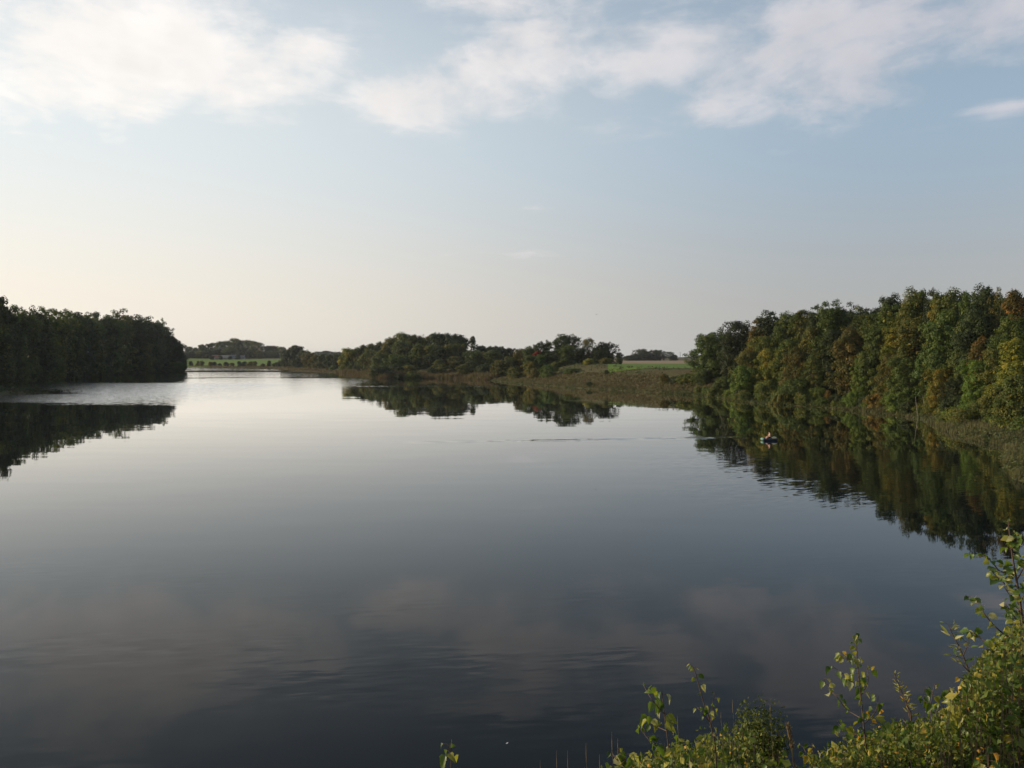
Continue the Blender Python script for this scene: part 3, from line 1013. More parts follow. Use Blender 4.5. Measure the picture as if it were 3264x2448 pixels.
BR = random.Random(9)
for i in range(24, 31):
    a_, b_ = Vector(LAKE[i]), Vector(LAKE[i + 1])
    L_ = (b_ - a_).length
    nn = Vector((b_.y - a_.y, a_.x - b_.x)).normalized()
    for k in range(max(1, int(L_ / 5.5))):
        q = a_.lerp(b_, BR.random()) + nn * BR.uniform(6, 20)
        h_ = BR.uniform(3.5, 7.5)
        tree('shrub', 'dark low bush behind the reeds of the middle wood', 'bush', q.x, q.y, h_, h_ * BR.uniform(1.0, 1.5), 'fbush', BR.choice(['dark', 'green', 'olive', 'dark']), 'bushes behind the reeds')
# far right: trees beyond the fields
for i, (px, py, w) in enumerate([(2003, 1132, 40), (2026, 1126, 40), (2048, 1110, 50), (2072, 1124, 42), (2092, 1113, 46), (2116, 1117, 28), (2136, 1119, 26), (2149, 1129, 24)]):
    lab = ['leftmost low crown of the tree group beyond the stubble field', 'second low crown of the tree group beyond the stubble field',
           'highest crown of the tree group beyond the stubble field', 'dip between the two tall crowns beyond the stubble field',
           'second highest rounded crown beyond the stubble field', 'narrow crown with a gap below beyond the stubble field',
           'second last small crown beyond the stubble field', 'last small crown at the right end beyond the stubble field'][i]
    lab = lab.replace('dip between', 'low crown between')
    ptree(px, py, w, 960 + i * 4, 'fstem' if i in (5, 6) else 'fdome', 'dark', lab, group='distant tree group beyond the fields')
for px, py, w, Y in [(2180, 1141, 40, 1750), (2200, 1137, 40, 1760), (2222, 1133, 44, 1770), (2250, 1131, 50, 1780), (2285, 1133, 50, 1780)]:
    ptree(px, py, w, Y, 'fdome', 'dark', 'tiny bluish tree on the horizon beside the right wood', group='horizon trees')

# the far hill on the left
FH = 'trees on the far hill'
for i, (px, py, w) in enumerate([(603, 1103, 34), (625, 1106, 30), (645, 1096, 34), (674, 1090, 36), (699, 1085, 36), (723, 1084, 34), (747, 1075, 40), (767, 1081, 34), (791, 1081, 40), (813, 1084, 36), (853, 1100, 34), (873, 1100, 34), (896, 1103, 36)]):
    ptree(px, py, w * 0.95, 1330 + RNG.uniform(-20, 40), 'fdome', RNG.choice(['dark', 'green', 'dark', 'olive']), '%s hazy crown from the left along the skyline of the far hill' % ORD[i], group=FH)
ptree(831, 1092, 24, 1320, 'fstem', 'dark', 'thin tree with sky through its crown on the far hill', group=FH)
for px, py, w, m_ in [(615, 1118, 40, 'dark'), (640, 1116, 36, 'olive'), (668, 1112, 40, 'dark'), (700, 1108, 44, 'dark'), (735, 1104, 44, 'green'), (772, 1106, 44, 'dark'), (805, 1108, 40, 'dark'),
                      (823, 1114, 36, 'brown'), (850, 1117, 40, 'dark'), (878, 1116, 40, 'green'), (905, 1118, 40, 'dark'), (595, 1122, 40, 'dark'), (790, 1122, 30, 'dark')]:
    ptree(px, py, w * 1.1, 1270 + RNG.uniform(-15, 20), 'fdome', m_, 'hazy tree on the lower slope of the far hill above the pasture', group='lower trees of the far hill')
FS = 'trees on the far shore'
for px, py, w, Y, lab in [(940, 1098, 66, 820, 'broad rounded dark tree at the right end of the far pasture'),
                          (912, 1112, 44, 830, 'dark tree leaning on the broad rounded one by the pasture'),
                          (968, 1112, 44, 800, 'dark tree right of the broad rounded one on the far shore'),
                          (985, 1120, 44, 740, 'brownish low tree on the far shore'),
                          (1005, 1128, 40, 720, 'low dark tree right of the brownish one on the far shore'),
                          (1030, 1126, 40, 680, 'dark shore tree under the pale distant crowns'),
                          (1052, 1128, 40, 660, 'last dark tree before the yellow-sided tree, left one'),
                          (1076, 1126, 40, 640, 'last dark tree before the yellow-sided tree, right one'),
                          (955, 1138, 50, 760, 'low dark thicket tree at the foot of the broad rounded tree')]:
    ptree(px, py, w, Y, 'fdome', 'brown' if 'brownish' in lab else 'dark', lab, group=FS)
for px, py, w in [(1012, 1119, 30), (1038, 1117, 40), (1060, 1120, 30), (1078, 1120, 30), (1098, 1121, 30)]:
    ptree(px, py, w, 2000, 'fdome', 'dark', 'pale hazy crown far behind the dark shore trees', group='palest distant trees')
for i in range(16):
    px = 612 + i * 18.5 + RNG.uniform(-6, 6)
    Y = np.interp(px, [600, 696, 885], [1000, 915, 820]) + RNG.uniform(8, 30)
    ptree(px, 1166 - RNG.uniform(8, 20), RNG.uniform(12, 22), Y, 'fbush', RNG.choice(['dark', 'olive', 'brown']), 'small bush on the shore below the far pasture',
          name='shrub', cat='bush', group='bushes below the far pasture')

# the shaded wood on the left
GL = 'trees of the shaded left wood'
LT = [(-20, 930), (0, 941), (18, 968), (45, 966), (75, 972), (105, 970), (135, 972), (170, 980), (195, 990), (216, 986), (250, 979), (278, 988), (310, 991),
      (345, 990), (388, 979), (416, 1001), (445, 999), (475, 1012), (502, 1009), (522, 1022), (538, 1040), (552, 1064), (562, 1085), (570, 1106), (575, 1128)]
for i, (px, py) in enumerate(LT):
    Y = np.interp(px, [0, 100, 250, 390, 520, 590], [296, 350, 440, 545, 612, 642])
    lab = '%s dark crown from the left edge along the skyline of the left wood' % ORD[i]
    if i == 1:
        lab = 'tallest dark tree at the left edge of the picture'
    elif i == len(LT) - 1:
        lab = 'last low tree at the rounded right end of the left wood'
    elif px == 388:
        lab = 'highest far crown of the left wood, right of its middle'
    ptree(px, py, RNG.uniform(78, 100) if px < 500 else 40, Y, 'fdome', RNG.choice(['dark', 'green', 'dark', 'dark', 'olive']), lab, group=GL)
for i in range(80):
    px = RNG.uniform(-60, 584)
    Y = np.interp(px, [0, 100, 250, 390, 520, 590], [284, 338, 428, 530, 598, 632]) + RNG.uniform(0, 16)
    top = np.interp(px, [x for x, _ in LT], [y for _, y in LT])
    if i < 45:
        top = top + RNG.uniform(8, 60)
    else:
        top = top + RNG.uniform(60, 150)
        top = min(top, 1150)
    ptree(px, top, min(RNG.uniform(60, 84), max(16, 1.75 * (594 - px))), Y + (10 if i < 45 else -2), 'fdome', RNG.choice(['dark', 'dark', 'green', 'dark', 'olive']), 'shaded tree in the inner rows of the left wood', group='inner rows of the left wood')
for i in range(26):
    s = i / 25.0
    bx = np.interp(s, [0, .3, .5, .8, 1], [-190, -226, -250, -268, -267]) - RNG.uniform(0, 3)
    by = np.interp(s, [0, .3, .5, .8, 1], [285, 390, 480, 565, 628])
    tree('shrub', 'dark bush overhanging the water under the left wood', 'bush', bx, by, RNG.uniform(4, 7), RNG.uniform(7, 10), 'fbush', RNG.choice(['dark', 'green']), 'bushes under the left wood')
for bx, by, h in [(-172, 248, 8), (-178, 240, 12), (-166, 244, 4), (-185, 262, 14), (-176, 266, 9), (-160, 250, 3), (-192, 250, 18), (-205, 262, 22), (-182, 228, 10)]:
    tree('shrub', 'dark bush on the low spit at the left edge', 'bush', bx, by, h, max(h * .7, 3), 'fbush' if h < 10 else 'fdome', 'dark', 'bushes on the left spit')

# ------------------------------------------------------------------ low growth along the shores (uncountable)
M['dry'] = foliage('dry_grass', (0.090, 0.080, 0.032), (0.052, 0.064, 0.018), 0.2, 0.2, 0.4)
M['heath'] = foliage('brown_undergrowth', (0.130, 0.092, 0.040), (0.108, 0.106, 0.032), 0.2, 0.02, 0.5)
M['reed'] = foliage('reed', (0.135, 0.098, 0.042), (0.066, 0.066, 0.020), 0.25, 0.05, 0.55)
M['sedge'] = foliage('green_sedge', (0.060, 0.074, 0.020), (0.100, 0.092, 0.030), 0.25, 0.02, 0.5)


def tufts(name, label, m, pts, size, per, seed, upright=False, cat='grass'):
    """many small clumps of leaves or blades in one mesh"""
    rng = np.random.default_rng(seed)
    pts = np.array(pts)
    z = ground_z(pts[:, 0], pts[:, 1])
    n = len(pts)
    sz = size * rng.uniform(0.6, 1.35, n)
    if upright:
        sz = sz * (0.5 + 0.9 * vnoise(pts[:, 0], pts[:, 1], 6.0, seed))
    idx = np.repeat(np.arange(n), per)
    k = len(idx)
    tone = np.clip(rng.random(n)[idx] * 0.7 + rng.random(k) * 0.3, 0, 1)
    base = np.stack([pts[idx, 0], pts[idx, 1], z[idx]], -1)
    if upright:
        off = rng.normal(size=(k, 2)) * sz[idx, None] * 0.28
        base[:, :2] += off
        a = rng.uniform(0, 6.28, k)
        w = (0.028 * sz[idx] * rng.uniform(.7, 1.4, k))[:, None]
        side = np.stack([np.cos(a), np.sin(a), np.zeros(k)], -1) * w
        lean = rng.normal(size=(k, 2)) * 0.16
        h = sz[idx] * rng.uniform(0.65, 1.1, k)
        top = base + np.stack([lean[:, 0] * h, lean[:, 1] * h, h], -1)
        mid = base * 0.45 + top * 0.55 + side * 0.2
        v = np.stack([base - side * .7, base + side * .7, mid + side, top], 1).reshape(-1, 3)
        f = np.arange(k * 4).reshape(k, 4)
        tn = np.repeat(tone, 4)
    else:
        d = rng.normal(size=(k, 3))
        d /= np.linalg.norm(d, axis=1, keepdims=True)
        d[:, 2] = np.abs(d[:, 2])
        pos = base + d * (sz[idx] * rng.random(k) ** 0.4)[:, None] * np.array([0.75, 0.75, 0.9])
        v, f, tn = leaf_cards(rng, pos, d + rng.normal(size=(k, 3)) * .5 + np.array([0, 0, .3]), sz[idx] * rng.uniform(.2, .42, k), tone)
    me = mesh_np(name, v, f, {'tone': tn})
    return tag(obj(name, me, M[m]), label, cat, kind='stuff')


def shore_points(i0, i1, n, w0, w1, rng):
    """points on land between w0 and w1 metres from the shore, along shore corners i0..i1"""
    out = []
    seg = [LP[i % len(LP)] for i in range(i0, i1 + 1)]
    L = [np.hypot(*(seg[i + 1] - seg[i])) for i in range(len(seg) - 1)]
    tot = sum(L)
    for i in range(len(seg) - 1):
        a, b = seg[i], seg[i + 1]
        d = (b - a) / L[i]
        nr = np.array([d[1], -d[0]])       # outward (the lake runs counter-clockwise)
        for _ in range(int(n * L[i] / tot) + 1):
            q = a + d * L[i] * rng.random() + nr * rng.uniform(w0, w1)
            out.append(q)
    out = np.array(out)
    sd = signed_shore(out[:, 0], out[:, 1])
    return out[(sd > w0 - .5) & (sd < w1 + 2)]


SR = np.random.default_rng(3)
# index of the shore corners: 4 = right edge of frame ... 16 = where the right wood begins, 17..24 the bank, 25..28 the reeds
tufts('shore_reeds', 'pale dry reeds along the foot of the right-hand wood', 'dry', shore_points(4, 12, 1300, -0.6, 5, SR), 0.8, 22, 1, True)
tufts('shore_grass', 'low green and tan growth along the right-hand shore', 'sedge', np.concatenate([shore_points(3, 17, 2600, -0.4, 5, SR), shore_points(16, 25, 900, -0.6, 4, SR)]), 0.75, 16, 2)
tufts('bank_undergrowth', 'brown tangled undergrowth on the bank across the lake', 'heath', shore_points(15, 25, 5200, 1, 16, SR), 0.9, 20, 3)
tufts('bank_grass', 'tufts of greener growth scattered over the brown bank', 'sedge', shore_points(15, 25, 700, 0, 30, SR), 1.0, 18, 4)
tufts('reed_belt', 'belt of tan reeds in front of the middle wood', 'reed', shore_points(24, 30, 2600, -2.5, 4.5, SR), 2.3, 16, 5, True)
tufts('wood_floor', 'low growth under the edge of the right-hand wood', 'olive', shore_points(4, 16, 1500, 4, 22, SR), 1.5, 22, 6)
tufts('far_shore_growth', 'brown growth along the far left shore', 'heath', shore_points(30, 36, 1500, 0, 14, SR), 1.8, 14, 7)
tufts('left_shore_growth', 'dark low growth on the shaded left shore', 'dark', np.concatenate([shore_points(39, 47, 700, 0, 8, SR), shore_points(46, 52, 700, 0, 14, SR)]), 1.6, 16, 8)

# ------------------------------------------------------------------ small things on the right shore
M['palewood'] = plain('bleached_wood', (0.28, 0.24, 0.19), (0.24, 0.20, 0.16), 0.85, 6)
M['soil'] = plain('red_brown_soil', (0.16, 0.075, 0.05), (0.10, 0.055, 0.04), 0.95, 2)


def pole_thing(name, label, cat, a, b, r0, r1, m, group=None, part='stem', twigs=0, seed=0):
    rng = random.Random(seed)
    a, b = Vector(a), Vector(b)
    root = tag(empty(name, a), label, cat, group)
    mb = MB()
    d = b - a
    pts = [d * (i / 5) + Vector((rng.uniform(-.04, .04), rng.uniform(-.04, .04), rng.uniform(-.03, .03))) * d.length * .25 for i in range(6)]
    pts[0], pts[5] = Vector((0, 0, 0)), d
    mb.tube(pts, [r0 + (r1 - r0) * i / 5 for i in range(6)], 7)
    mb.build(part, M[m], root, True)
    for k in range(twigs):
        q = MB()
        s0 = d * rng.uniform(.3, .95)
        q.tube([s0, s0 + Vector((rng.uniform(-.5, .5), rng.uniform(-.3, .3), rng.uniform(-.1, .5))) * d.length * .3], [r1 * .8 + .01, .008], 5)
        q.build('branch', M[m], root, True)
    return root


for (x0, y0, x1, y1, Y, lab) in [(2926, 1312, 2918, 1264, 148, 'pale leaning birch stem, left one of two above the reeds'), (2954, 1304, 2941, 1262, 149, 'pale leaning birch stem, right one of two above the reeds')]:
    a, b = at(x0, y0, Y), at(x1, y1, Y + 1)
    a.z = gz(a.x, a.y) - .1
    b.z = max(b.z, a.z + 2.5)
    pole_thing('leaning_birch', lab, 'tree trunk', a, b, .05, .03, 'birchbark', 'leaning birch stems', 'trunk')
for i, (px, dx, dy, dz) in enumerate([(2940, 3.2, -.8, .25), (2960, 2.6, .9, .5)]):
    a = at(px, 1330, 143)
    a.z = gz(a.x, a.y) + .35
    pole_thing('fallen_log', ['bleached fallen log lying in the shore growth under the pale stems', 'shorter bleached log crossing the longer one under the pale stems'][i], 'log', a, a + Vector((dx, dy, dz)), .09, .05, 'palewood', 'fallen logs', 'stem', 2, i)
# dead branches reaching over the water: the left spit and the tip of the left wood
for i, (a, b) in enumerate([((-141, 249.5, .25), (-131, 249, .5)), ((-143, 250.5, .3), (-134, 252, 1.2)), ((-140, 248.6, .2), (-129, 247, .25))]):
    pole_thing('dead_branch', ['dead branch lying out over the water from the left spit', 'dead branch rising from the left spit', 'lowest dead branch trailing in the water off the left spit'][i], 'branch', a, b, .14, .04, 'bark', 'dead branches of the left spit', 'stem', 7, i + 5)
pole_thing('dead_branch', 'fallen branch hanging over the water at the tip of the left wood', 'branch', (-259, 633, 3.0), (-248, 632, 1.4), .25, .08, 'bark', None, 'stem', 8, 31)

# ------------------------------------------------------------------ far away: houses, mast
M['roofred'] = plain('red_tiles', (0.30, 0.11, 0.06), (0.22, 0.08, 0.05), 0.8, 1)
M['roofgrey'] = plain('grey_roof', (0.135, 0.13, 0.125), (0.11, 0.105, 0.10), 0.6, 1)
M['render'] = plain('pale_wall', (0.40, 0.37, 0.33), (0.34, 0.31, 0.28), 0.9, 1)
M['glass'] = plain('window_glass', (0.03, 0.035, 0.04), None, 0.1, 1, 0.5)
M['steel'] = plain('grey_steel', (0.12, 0.12, 0.13), None, 0.5, 1, 0.5, 0.6)


def house(px, Y, w, d, hw, hr, rz, roofm, label):
    p = at(px, 1140, Y)
    z = gz(p.x, p.y)
    root = tag(empty('farmhouse', (p.x, p.y, z)), label, 'house', 'houses below the far hill')
    root.rotation_euler = (0, 0, rz)
    MB().box((0, 0, hw / 2 - .3), (w, d, hw + .6)).build('wall', M['render'], root)
    o = .5
    V = [(-w / 2 - o, -d / 2 - o, hw - .1), (w / 2 + o, -d / 2 - o, hw - .1), (w / 2 + o, d / 2 + o, hw - .1), (-w / 2 - o, d / 2 + o, hw - .1), (-w / 2 - o, 0, hw + hr), (w / 2 + o, 0, hw + hr)]
    rf = MB().add(V, [(0, 1, 5, 4), (2, 3, 4, 5), (0, 4, 3), (1, 2, 5), (3, 2, 1, 0)]).build('roof', M[roofm], root)
    MB().box((w * .2, 0, hw + hr + .2), (.7, .7, 1.4)).build('chimney', M['roofred'], rf)
    for k in range(3):
        MB().box((-w / 3 + k * w / 3, -d / 2 - .02, hw * .55), (1.0, .1, 1.2)).build('window', M['glass'], root)
    MB().box((w / 6, -d / 2 - .02, 1.0), (1.0, .1, 2.0)).build('door', M['bark'], root)
    return root


house(690, 1228, 12, 8, 2.6, 3.4, .1, 'roofred', 'small farmhouse with red roof under the far hill')
house(720, 1222, 15, 9, 2.8, 3.4, -.15, 'roofgrey', 'long pale house with grey roof right of the red-roofed one')
house(746, 1226, 10, 8, 3.0, 3.6, .25, 'roofgrey', 'shorter grey-roofed house at the right of the farm')
house(770, 1232, 9, 7, 2.4, 3.2, .05, 'roofgrey', 'last grey-roofed shed of the farm under the far hill')
for i, (px, py, w) in enumerate([(703, 1133, 14), (733, 1135, 14), (758, 1130, 18), (676, 1134, 16)]):
    ptree(px, py, w, 1212, 'fdome', 'dark', ['small tree between the red roof and the long pale house', 'small tree in front of the long pale house', 'small tree before the shorter grey-roofed house', 'small tree left of the red-roofed farmhouse'][i], group='garden trees of the farm')
p0 = at(2168, 1122, 1500)
zb = gz(p0.x, p0.y)
root = tag(empty('radio_mast', (p0.x, p0.y, zb)), 'thin mast on the horizon left of the right wood', 'mast')
mb = MB(); mb.tube([(0, 0, -1), (0, 0, p0.z - zb)], [.45, .3], 6); mb.build('pole', M['steel'], root)
mb = MB()
mb.box((0, 0, (p0.z - zb) * .92), (2.4, .3, .3)).build('crossbar', M['steel'], root)

# ------------------------------------------------------------------ the dinghy and its rower
M['teal'] = plain('teal_rubber', (0.15, 0.28, 0.22), (0.12, 0.24, 0.19), 0.45, 6)
M['navy'] = plain('navy_rubber', (0.012, 0.018, 0.03), (0.018, 0.025, 0.04), 0.45, 6)
M['bagcloth'] = plain('beige_canvas', (0.62, 0.55, 0.30), (0.52, 0.45, 0.25), 0.85, 9)
M['skin'] = plain('skin', (0.62, 0.36, 0.25), (0.56, 0.32, 0.22), 0.5, 8)
M['hair'] = plain('dark_hair', (0.015, 0.011, 0.009), None, 0.6, 40)
M['shorts'] = plain('dark_shorts', (0.03, 0.03, 0.04), None, 0.9, 20)

bp = on_water(2452, 1404)
boat = tag(empty('inflatable_boat', (bp[0], bp[1], 0.0)), 'small inflatable dinghy with teal end and navy tubes on the lake', 'boat')
boat.rotation_euler = (0, 0, R(-4))
boat.scale = (0.92, 0.92, 0.92)


def outline(t):
    """boat outline, t in 0..1 round; long axis X"""
    a = 2 * math.pi * t
    cx = abs(math.cos(a)) ** 0.62 * (1 if math.cos(a) > 0 else -1)
    cy = abs(math.sin(a)) ** 0.62 * (1 if math.sin(a) > 0 else -1)
    lift = 0.16 * max(0, -cx - 0.55) + 0.05 * max(0, cx - .6)
    return Vector((cx * 1.02, cy * 0.46, 0.14 + lift))


def ring(t0, t1, n=22, r=0.19):
    return tube([outline(t0 + (t1 - t0) * i / n) for i in range(n + 1)], r, 12)


MB().add(*ring(-0.395, 0.395, 40)).build('side_tube', M['navy'], boat, True)
MB().add(*ring(0.388, 0.612, 22, 0.195)).build('bow_tube', M['teal'], boat, True)
fl = MB()
n = 28
V = [(outline(i / n).x * .95, outline(i / n).y * .9, 0.02) for i in range(n)]
fl.add(V, [tuple(range(n))]).build('floor', M['navy'], boat)
MB().tube([(0.05, -.42, .26), (0.05, 0, .27), (0.05, .42, .26)], [.10, .10, .10], 10).build('seat', M['navy'], boat, True)
for sy in (-1, 1):
    MB().tube([(-.12, sy * .47, .30), (-.12, sy * .47, .40)], [.035, .03], 8).build('rowlock', M['navy'], boat, True)
for sy in (-1, 1):
    MB().tube([(-.75, sy * .60, .27), (-.3, sy * .655, .23), (.3, sy * .655, .22), (.75, sy * .62, .25)], [.012] * 4, 6).build('grab_rope', M['steel'], boat, True)

# person: one skinned figure, seated, knees up, turned a little towards the camera's left
prs = tag(empty('person', (bp[0] + 0.05, bp[1], 0.0)), 'bare-chested person with dark hair sitting in the dinghy', 'person')
prs.rotation_euler = (0, 0, R(-4))
J = {}
vs, es, rs = [], [], []


def joint(name, co, r, par=None):
    J[name] = len(vs)
    vs.append(co)
    rs.append(r if hasattr(r, '__len__') else (r, r))
    if par:
        es.append((J[par], J[name]))


joint('pelvis', (0.02, 0, .40), (.15, .12))
joint('waist', (0.03, 0, .56), (.135, .10), 'pelvis')
joint('chest', (0.0, 0, .74), (.165, .12), 'waist')
joint('shoulders', (-.01, 0, .86), (.13, .09), 'chest')
joint('neck', (-.03, 0, .95), .055, 'shoulders')
joint('jaw', (-.05, 0, 1.02), .075, 'neck')
joint('skull', (-.045, 0, 1.11), .092, 'jaw')
joint('crown', (-.035, 0, 1.17), .06, 'skull')
for s, nm in ((-1, 'a'), (1, 'b')):
    joint('sh' + nm, (-.01, s * .18, .85), .062, 'shoulders')
    joint('el' + nm, (-.10, s * .27, .62), .045, 'sh' + nm)
    joint('wr' + nm, (-.30, s * .24, .50), .032, 'el' + nm)
    joint('pa' + nm, (-.37, s * .225, .485), (.038, .022), 'wr' + nm)
    for k in range(4):
        off = (k - 1.5) * .019
        joint('f%d%s' % (k, nm), (-.43 - (.008 if k in (1, 2) else 0), s * (.225 + off), .475), .009, 'pa' + nm)
        joint('g%d%s' % (k, nm), (-.455, s * (.225 + off), .445), .008, 'f%d%s' % (k, nm))
    joint('t0' + nm, (-.36, s * .185, .475), .010, 'pa' + nm)
    joint('t1' + nm, (-.40, s * .175, .455), .009, 't0' + nm)
    joint('hp' + nm, (0.0, s * .10, .38), .085, 'pelvis')
    joint('kn' + nm, (-.40, s * .14, .44), .062, 'hp' + nm)
    joint('an' + nm, (-.52, s * .13, .12), .042, 'kn' + nm)
    joint('toe' + nm, (-.70, s * .13, .09), .03, 'an' + nm)
pm = bpy.data.meshes.new('body')
pm.from_pydata(vs, es, [])
body = obj('body', pm, M['skin'], prs)
sk = body.modifiers.new('skin', 'SKIN')
sk.use_smooth_shade = True
for i, v in enumerate(pm.skin_vertices[0].data):
    v.radius = rs[i]
    v.use_root = (i == 0)
sb = body.modifiers.new('sub', 'SUBSURF')
sb.levels = sb.render_levels = 1


def lump(name, m, par, c, r, seed=0, squash=(1, 1, 1), noise=0.0, zmin=None):
    bm = bmesh.new()
    bmesh.ops.create_icosphere(bm, subdivisions=3, radius=1.0)
    rng = random.Random(seed)
    ph = [rng.uniform(0, 6.28) for _ in range(3)]
    for v in bm.verts:
        k = 1 + noise * (math.sin(v.co.x * 4 + ph[0]) * math.sin(v.co.y * 5 + ph[1]) + .6 * math.sin(v.co.z * 7 + ph[2] + v.co.x * 3))
        v.co = Vector((v.co.x * squash[0], v.co.y * squash[1], v.co.z * squash[2])) * r * k + Vector(c)
        if zmin is not None:
            v.co.z = max(v.co.z, zmin)
    me = bpy.data.meshes.new(name)
    bm.to_mesh(me)
    bm.free()
    me.polygons.foreach_set('use_smooth', np.ones(len(me.polygons), dtype=bool))
    return obj(name, me, M[m], par)


lump('hair', 'hair', prs, (-.028, 0, 1.135), .108, 2, (1, .95, .85), .04, 1.09)
lump('nose', 'skin', prs, (-.14, 0, 1.075), .018, 1, (1, .8, 1.2))
for s in (-1, 1):
    lump('eye', 'hair', prs, (-.127, s * .034, 1.10), .010, 1)
    lump('ear', 'skin', prs, (-.04, s * .093, 1.085), .022, 1, (.7, .4, 1.2))
lump('mouth', 'shorts', prs, (-.125, 0, 1.04), .014, 1, (.4, 1.3, .3))
sm = MB()
for s in (-1, 1):
    sm.tube([(.06, s * .07, .42), (-.08, s * .105, .39), (-.26, s * .125, .42)], [.15, .125, .10], 12)
sm.build('shorts', M['shorts'], prs, True)
bag = lump('duffel_bag', 'bagcloth', None, (0, 0, 0), .27, 4, (1.15, .75, .62), .05)
bag.location = (bp[0] + .62, bp[1] - .04, .36)
tag(bag, 'round beige bag lying in the dinghy behind the person', 'bag')

# ------------------------------------------------------------------ birds, feather on the water
M['birdgrey'] = plain('grey_feathers', (0.10, 0.095, 0.09), (0.07, 0.065, 0.06), 0.8, 9)
M['gullwhite'] = plain('white_feathers', (0.75, 0.75, 0.74), (0.62, 0.62, 0.62), 0.8, 9)


def bird(px, py, Y, span, m, label, dih=.35, rz=0.0):
    p = at(px, py, Y)
    root = tag(empty('bird', p), label, 'bird', 'birds in the air')
    root.rotation_euler = (0, R(8), rz)
    L = span * .42
    MB().tube([(-L * .5, 0, 0), (-L * .36, 0, .01), (-L * .1, 0, 0), (L * .2, 0, 0), (L * .5, 0, 0)], [span * .012, span * .04, span * .065, span * .045, span * .006], 8).build('body', M[m], root, True)
    for s in (-1, 1):
        a = span * .5
        V = [(-.10 * span, 0, .02), (.10 * span, 0, .02), (-.13 * span, s * a * .5, a * dih * .7), (.03 * span, s * a * .5, a * dih * .7), (.02 * span, s * a, a * dih * .6), (.06 * span, s * a, a * dih * .6)]
        V += [(x, y, z - .012 * span) for x, y, z in V]
        MB().add(V, [(0, 1, 3, 2), (2, 3, 5, 4), (6, 8, 9, 7), (8, 10, 11, 9), (0, 2, 8, 6), (2, 4, 10, 8), (1, 7, 9, 3), (3, 9, 11, 5), (4, 5, 11, 10)]).build('wing', M[m], root)
    MB().add([(L * .42, -.02 * span, 0), (L * .42, .02 * span, 0), (L * .75, .05 * span, 0), (L * .75, -.05 * span, 0), (L * .5, 0, .012 * span)], [(0, 1, 2, 3), (0, 4, 1), (1, 4, 2), (2, 4, 3), (3, 4, 0)]).build('tail', M[m], root)
    return root


bird(1901, 1003, 200, .85, 'birdgrey', 'blurred grey bird flying low over the clump of big trees', .5, .9)
bird(2410, 745, 120, .30, 'birdgrey', 'small dark bird high above the right wood', .6, .4)
bird(2334, 1001, 160, .34, 'birdgrey', 'small dark bird just left of the right wood', .5, 1.2)
bird(1243, 919, 220, .34, 'birdgrey', 'tiny bird over the left half of the middle wood', .4, .2)
bird(2857, 348, 90, .2, 'birdgrey', 'tiny dark bird high in the sky near the right cloud', .4, .7)
bird(281, 1122, 230, .9, 'gullwhite', 'white gull crossing in front of the dark left wood', .15, 1.5)
bird(396, 1102, 260, .7, 'gullwhite', 'smaller white gull right of the first against the left wood', .5, .5)
fp = on_water(1613, 2371)
f = MB()
V = []
for i in range(7):
    t = i / 6
    w = .028 * math.sin(math.pi * (0.08 + .9 * t)) + .002
    V += [(t * .13, -w, .012 + .02 * t * t), (t * .13, w, .012 + .02 * t * t)]
V2 = [(x, y, z - .006) for x, y, z in V]
F = []
for i in range(6):
    a = 2 * i
    F += [(a, a + 2, a + 3, a + 1), (a + 14, a + 15, a + 17, a + 16), (a, a + 14, a + 16, a + 2), (a + 1, a + 3, a + 17, a + 15)]
fe = f.add(V + V2, F).build('feather', M['gullwhite'], None)
fe.location = (fp[0], fp[1], 0.0)
fe.scale = (0.6, 0.6, 0.6)
fe.rotation_euler = (0, 0, .7)
tag(fe, 'white feather floating on the dark water near the bottom edge', 'feather')

# ------------------------------------------------------------------ foreground: saplings and shrubs on the dam slope
def near_leaf(name, c1, c2, transl=0.38):
    m, t, out = mat(name)
    oc = t.node('ShaderNodeTexCoord').outputs['Object']
    rnd = t.node('ShaderNodeObjectInfo').outputs['Random']
    n = t.noise(t.v('ADD', oc, t.vec(t.m('MULTIPLY', rnd, 31), 0, 0)), 3.0, 4, 0.6)
    col = t.mix(t.ss(t.m('ADD', n, t.m('MULTIPLY', t.m('SUBTRACT', rnd, .5), .5)), 0.35, 0.7), c1, c2)
    _, yy, _ = t.xyz(oc)
    vein = t.ss(t.m('ABSOLUTE', yy), 0.008, 0.02, 1.0, 0.0)
    col = t.mix(t.m('MULTIPLY', vein, .5), col, tuple(min(1, q * 1.7 + .02) for q in c2))
    d = t.node('ShaderNodeBsdfPrincipled')
    t.put(d.inputs['Base Color'], col)
    d.inputs['Roughness'].default_value = 0.42
    d.inputs['Specular IOR Level'].default_value = 0.4
    tr = t.node('ShaderNodeBsdfTranslucent')
    t.put(tr.inputs['Color'], t.v('MULTIPLY', col, (1.5, 1.5, 0.6)))
    mx = t.node('ShaderNodeMixShader')
    mx.inputs[0].default_value = transl
    t.l.new(d.outputs[0], mx.inputs[1])
    t.l.new(tr.outputs[0], mx.inputs[2])
    t.l.new(mx.outputs[0], out.inputs[0])
    return m


NL = {'g': near_leaf('leaf_green', (0.070, 0.120, 0.014), (0.105, 0.150, 0.020)),
      'd': near_leaf('leaf_dark_green', (0.036, 0.070, 0.012), (0.055, 0.092, 0.014)),
      'y': near_leaf('leaf_yellow_green', (0.180, 0.195, 0.030), (0.240, 0.225, 0.045)),
      'p': near_leaf('leaf_pale_glare', (0.300, 0.300, 0.130), (0.360, 0.330, 0.160)),  # pale leaf undersides, with sun glare put into the colour
      'o': near_leaf('leaf_orange', (0.480, 0.240, 0.030), (0.420, 0.300, 0.050))}


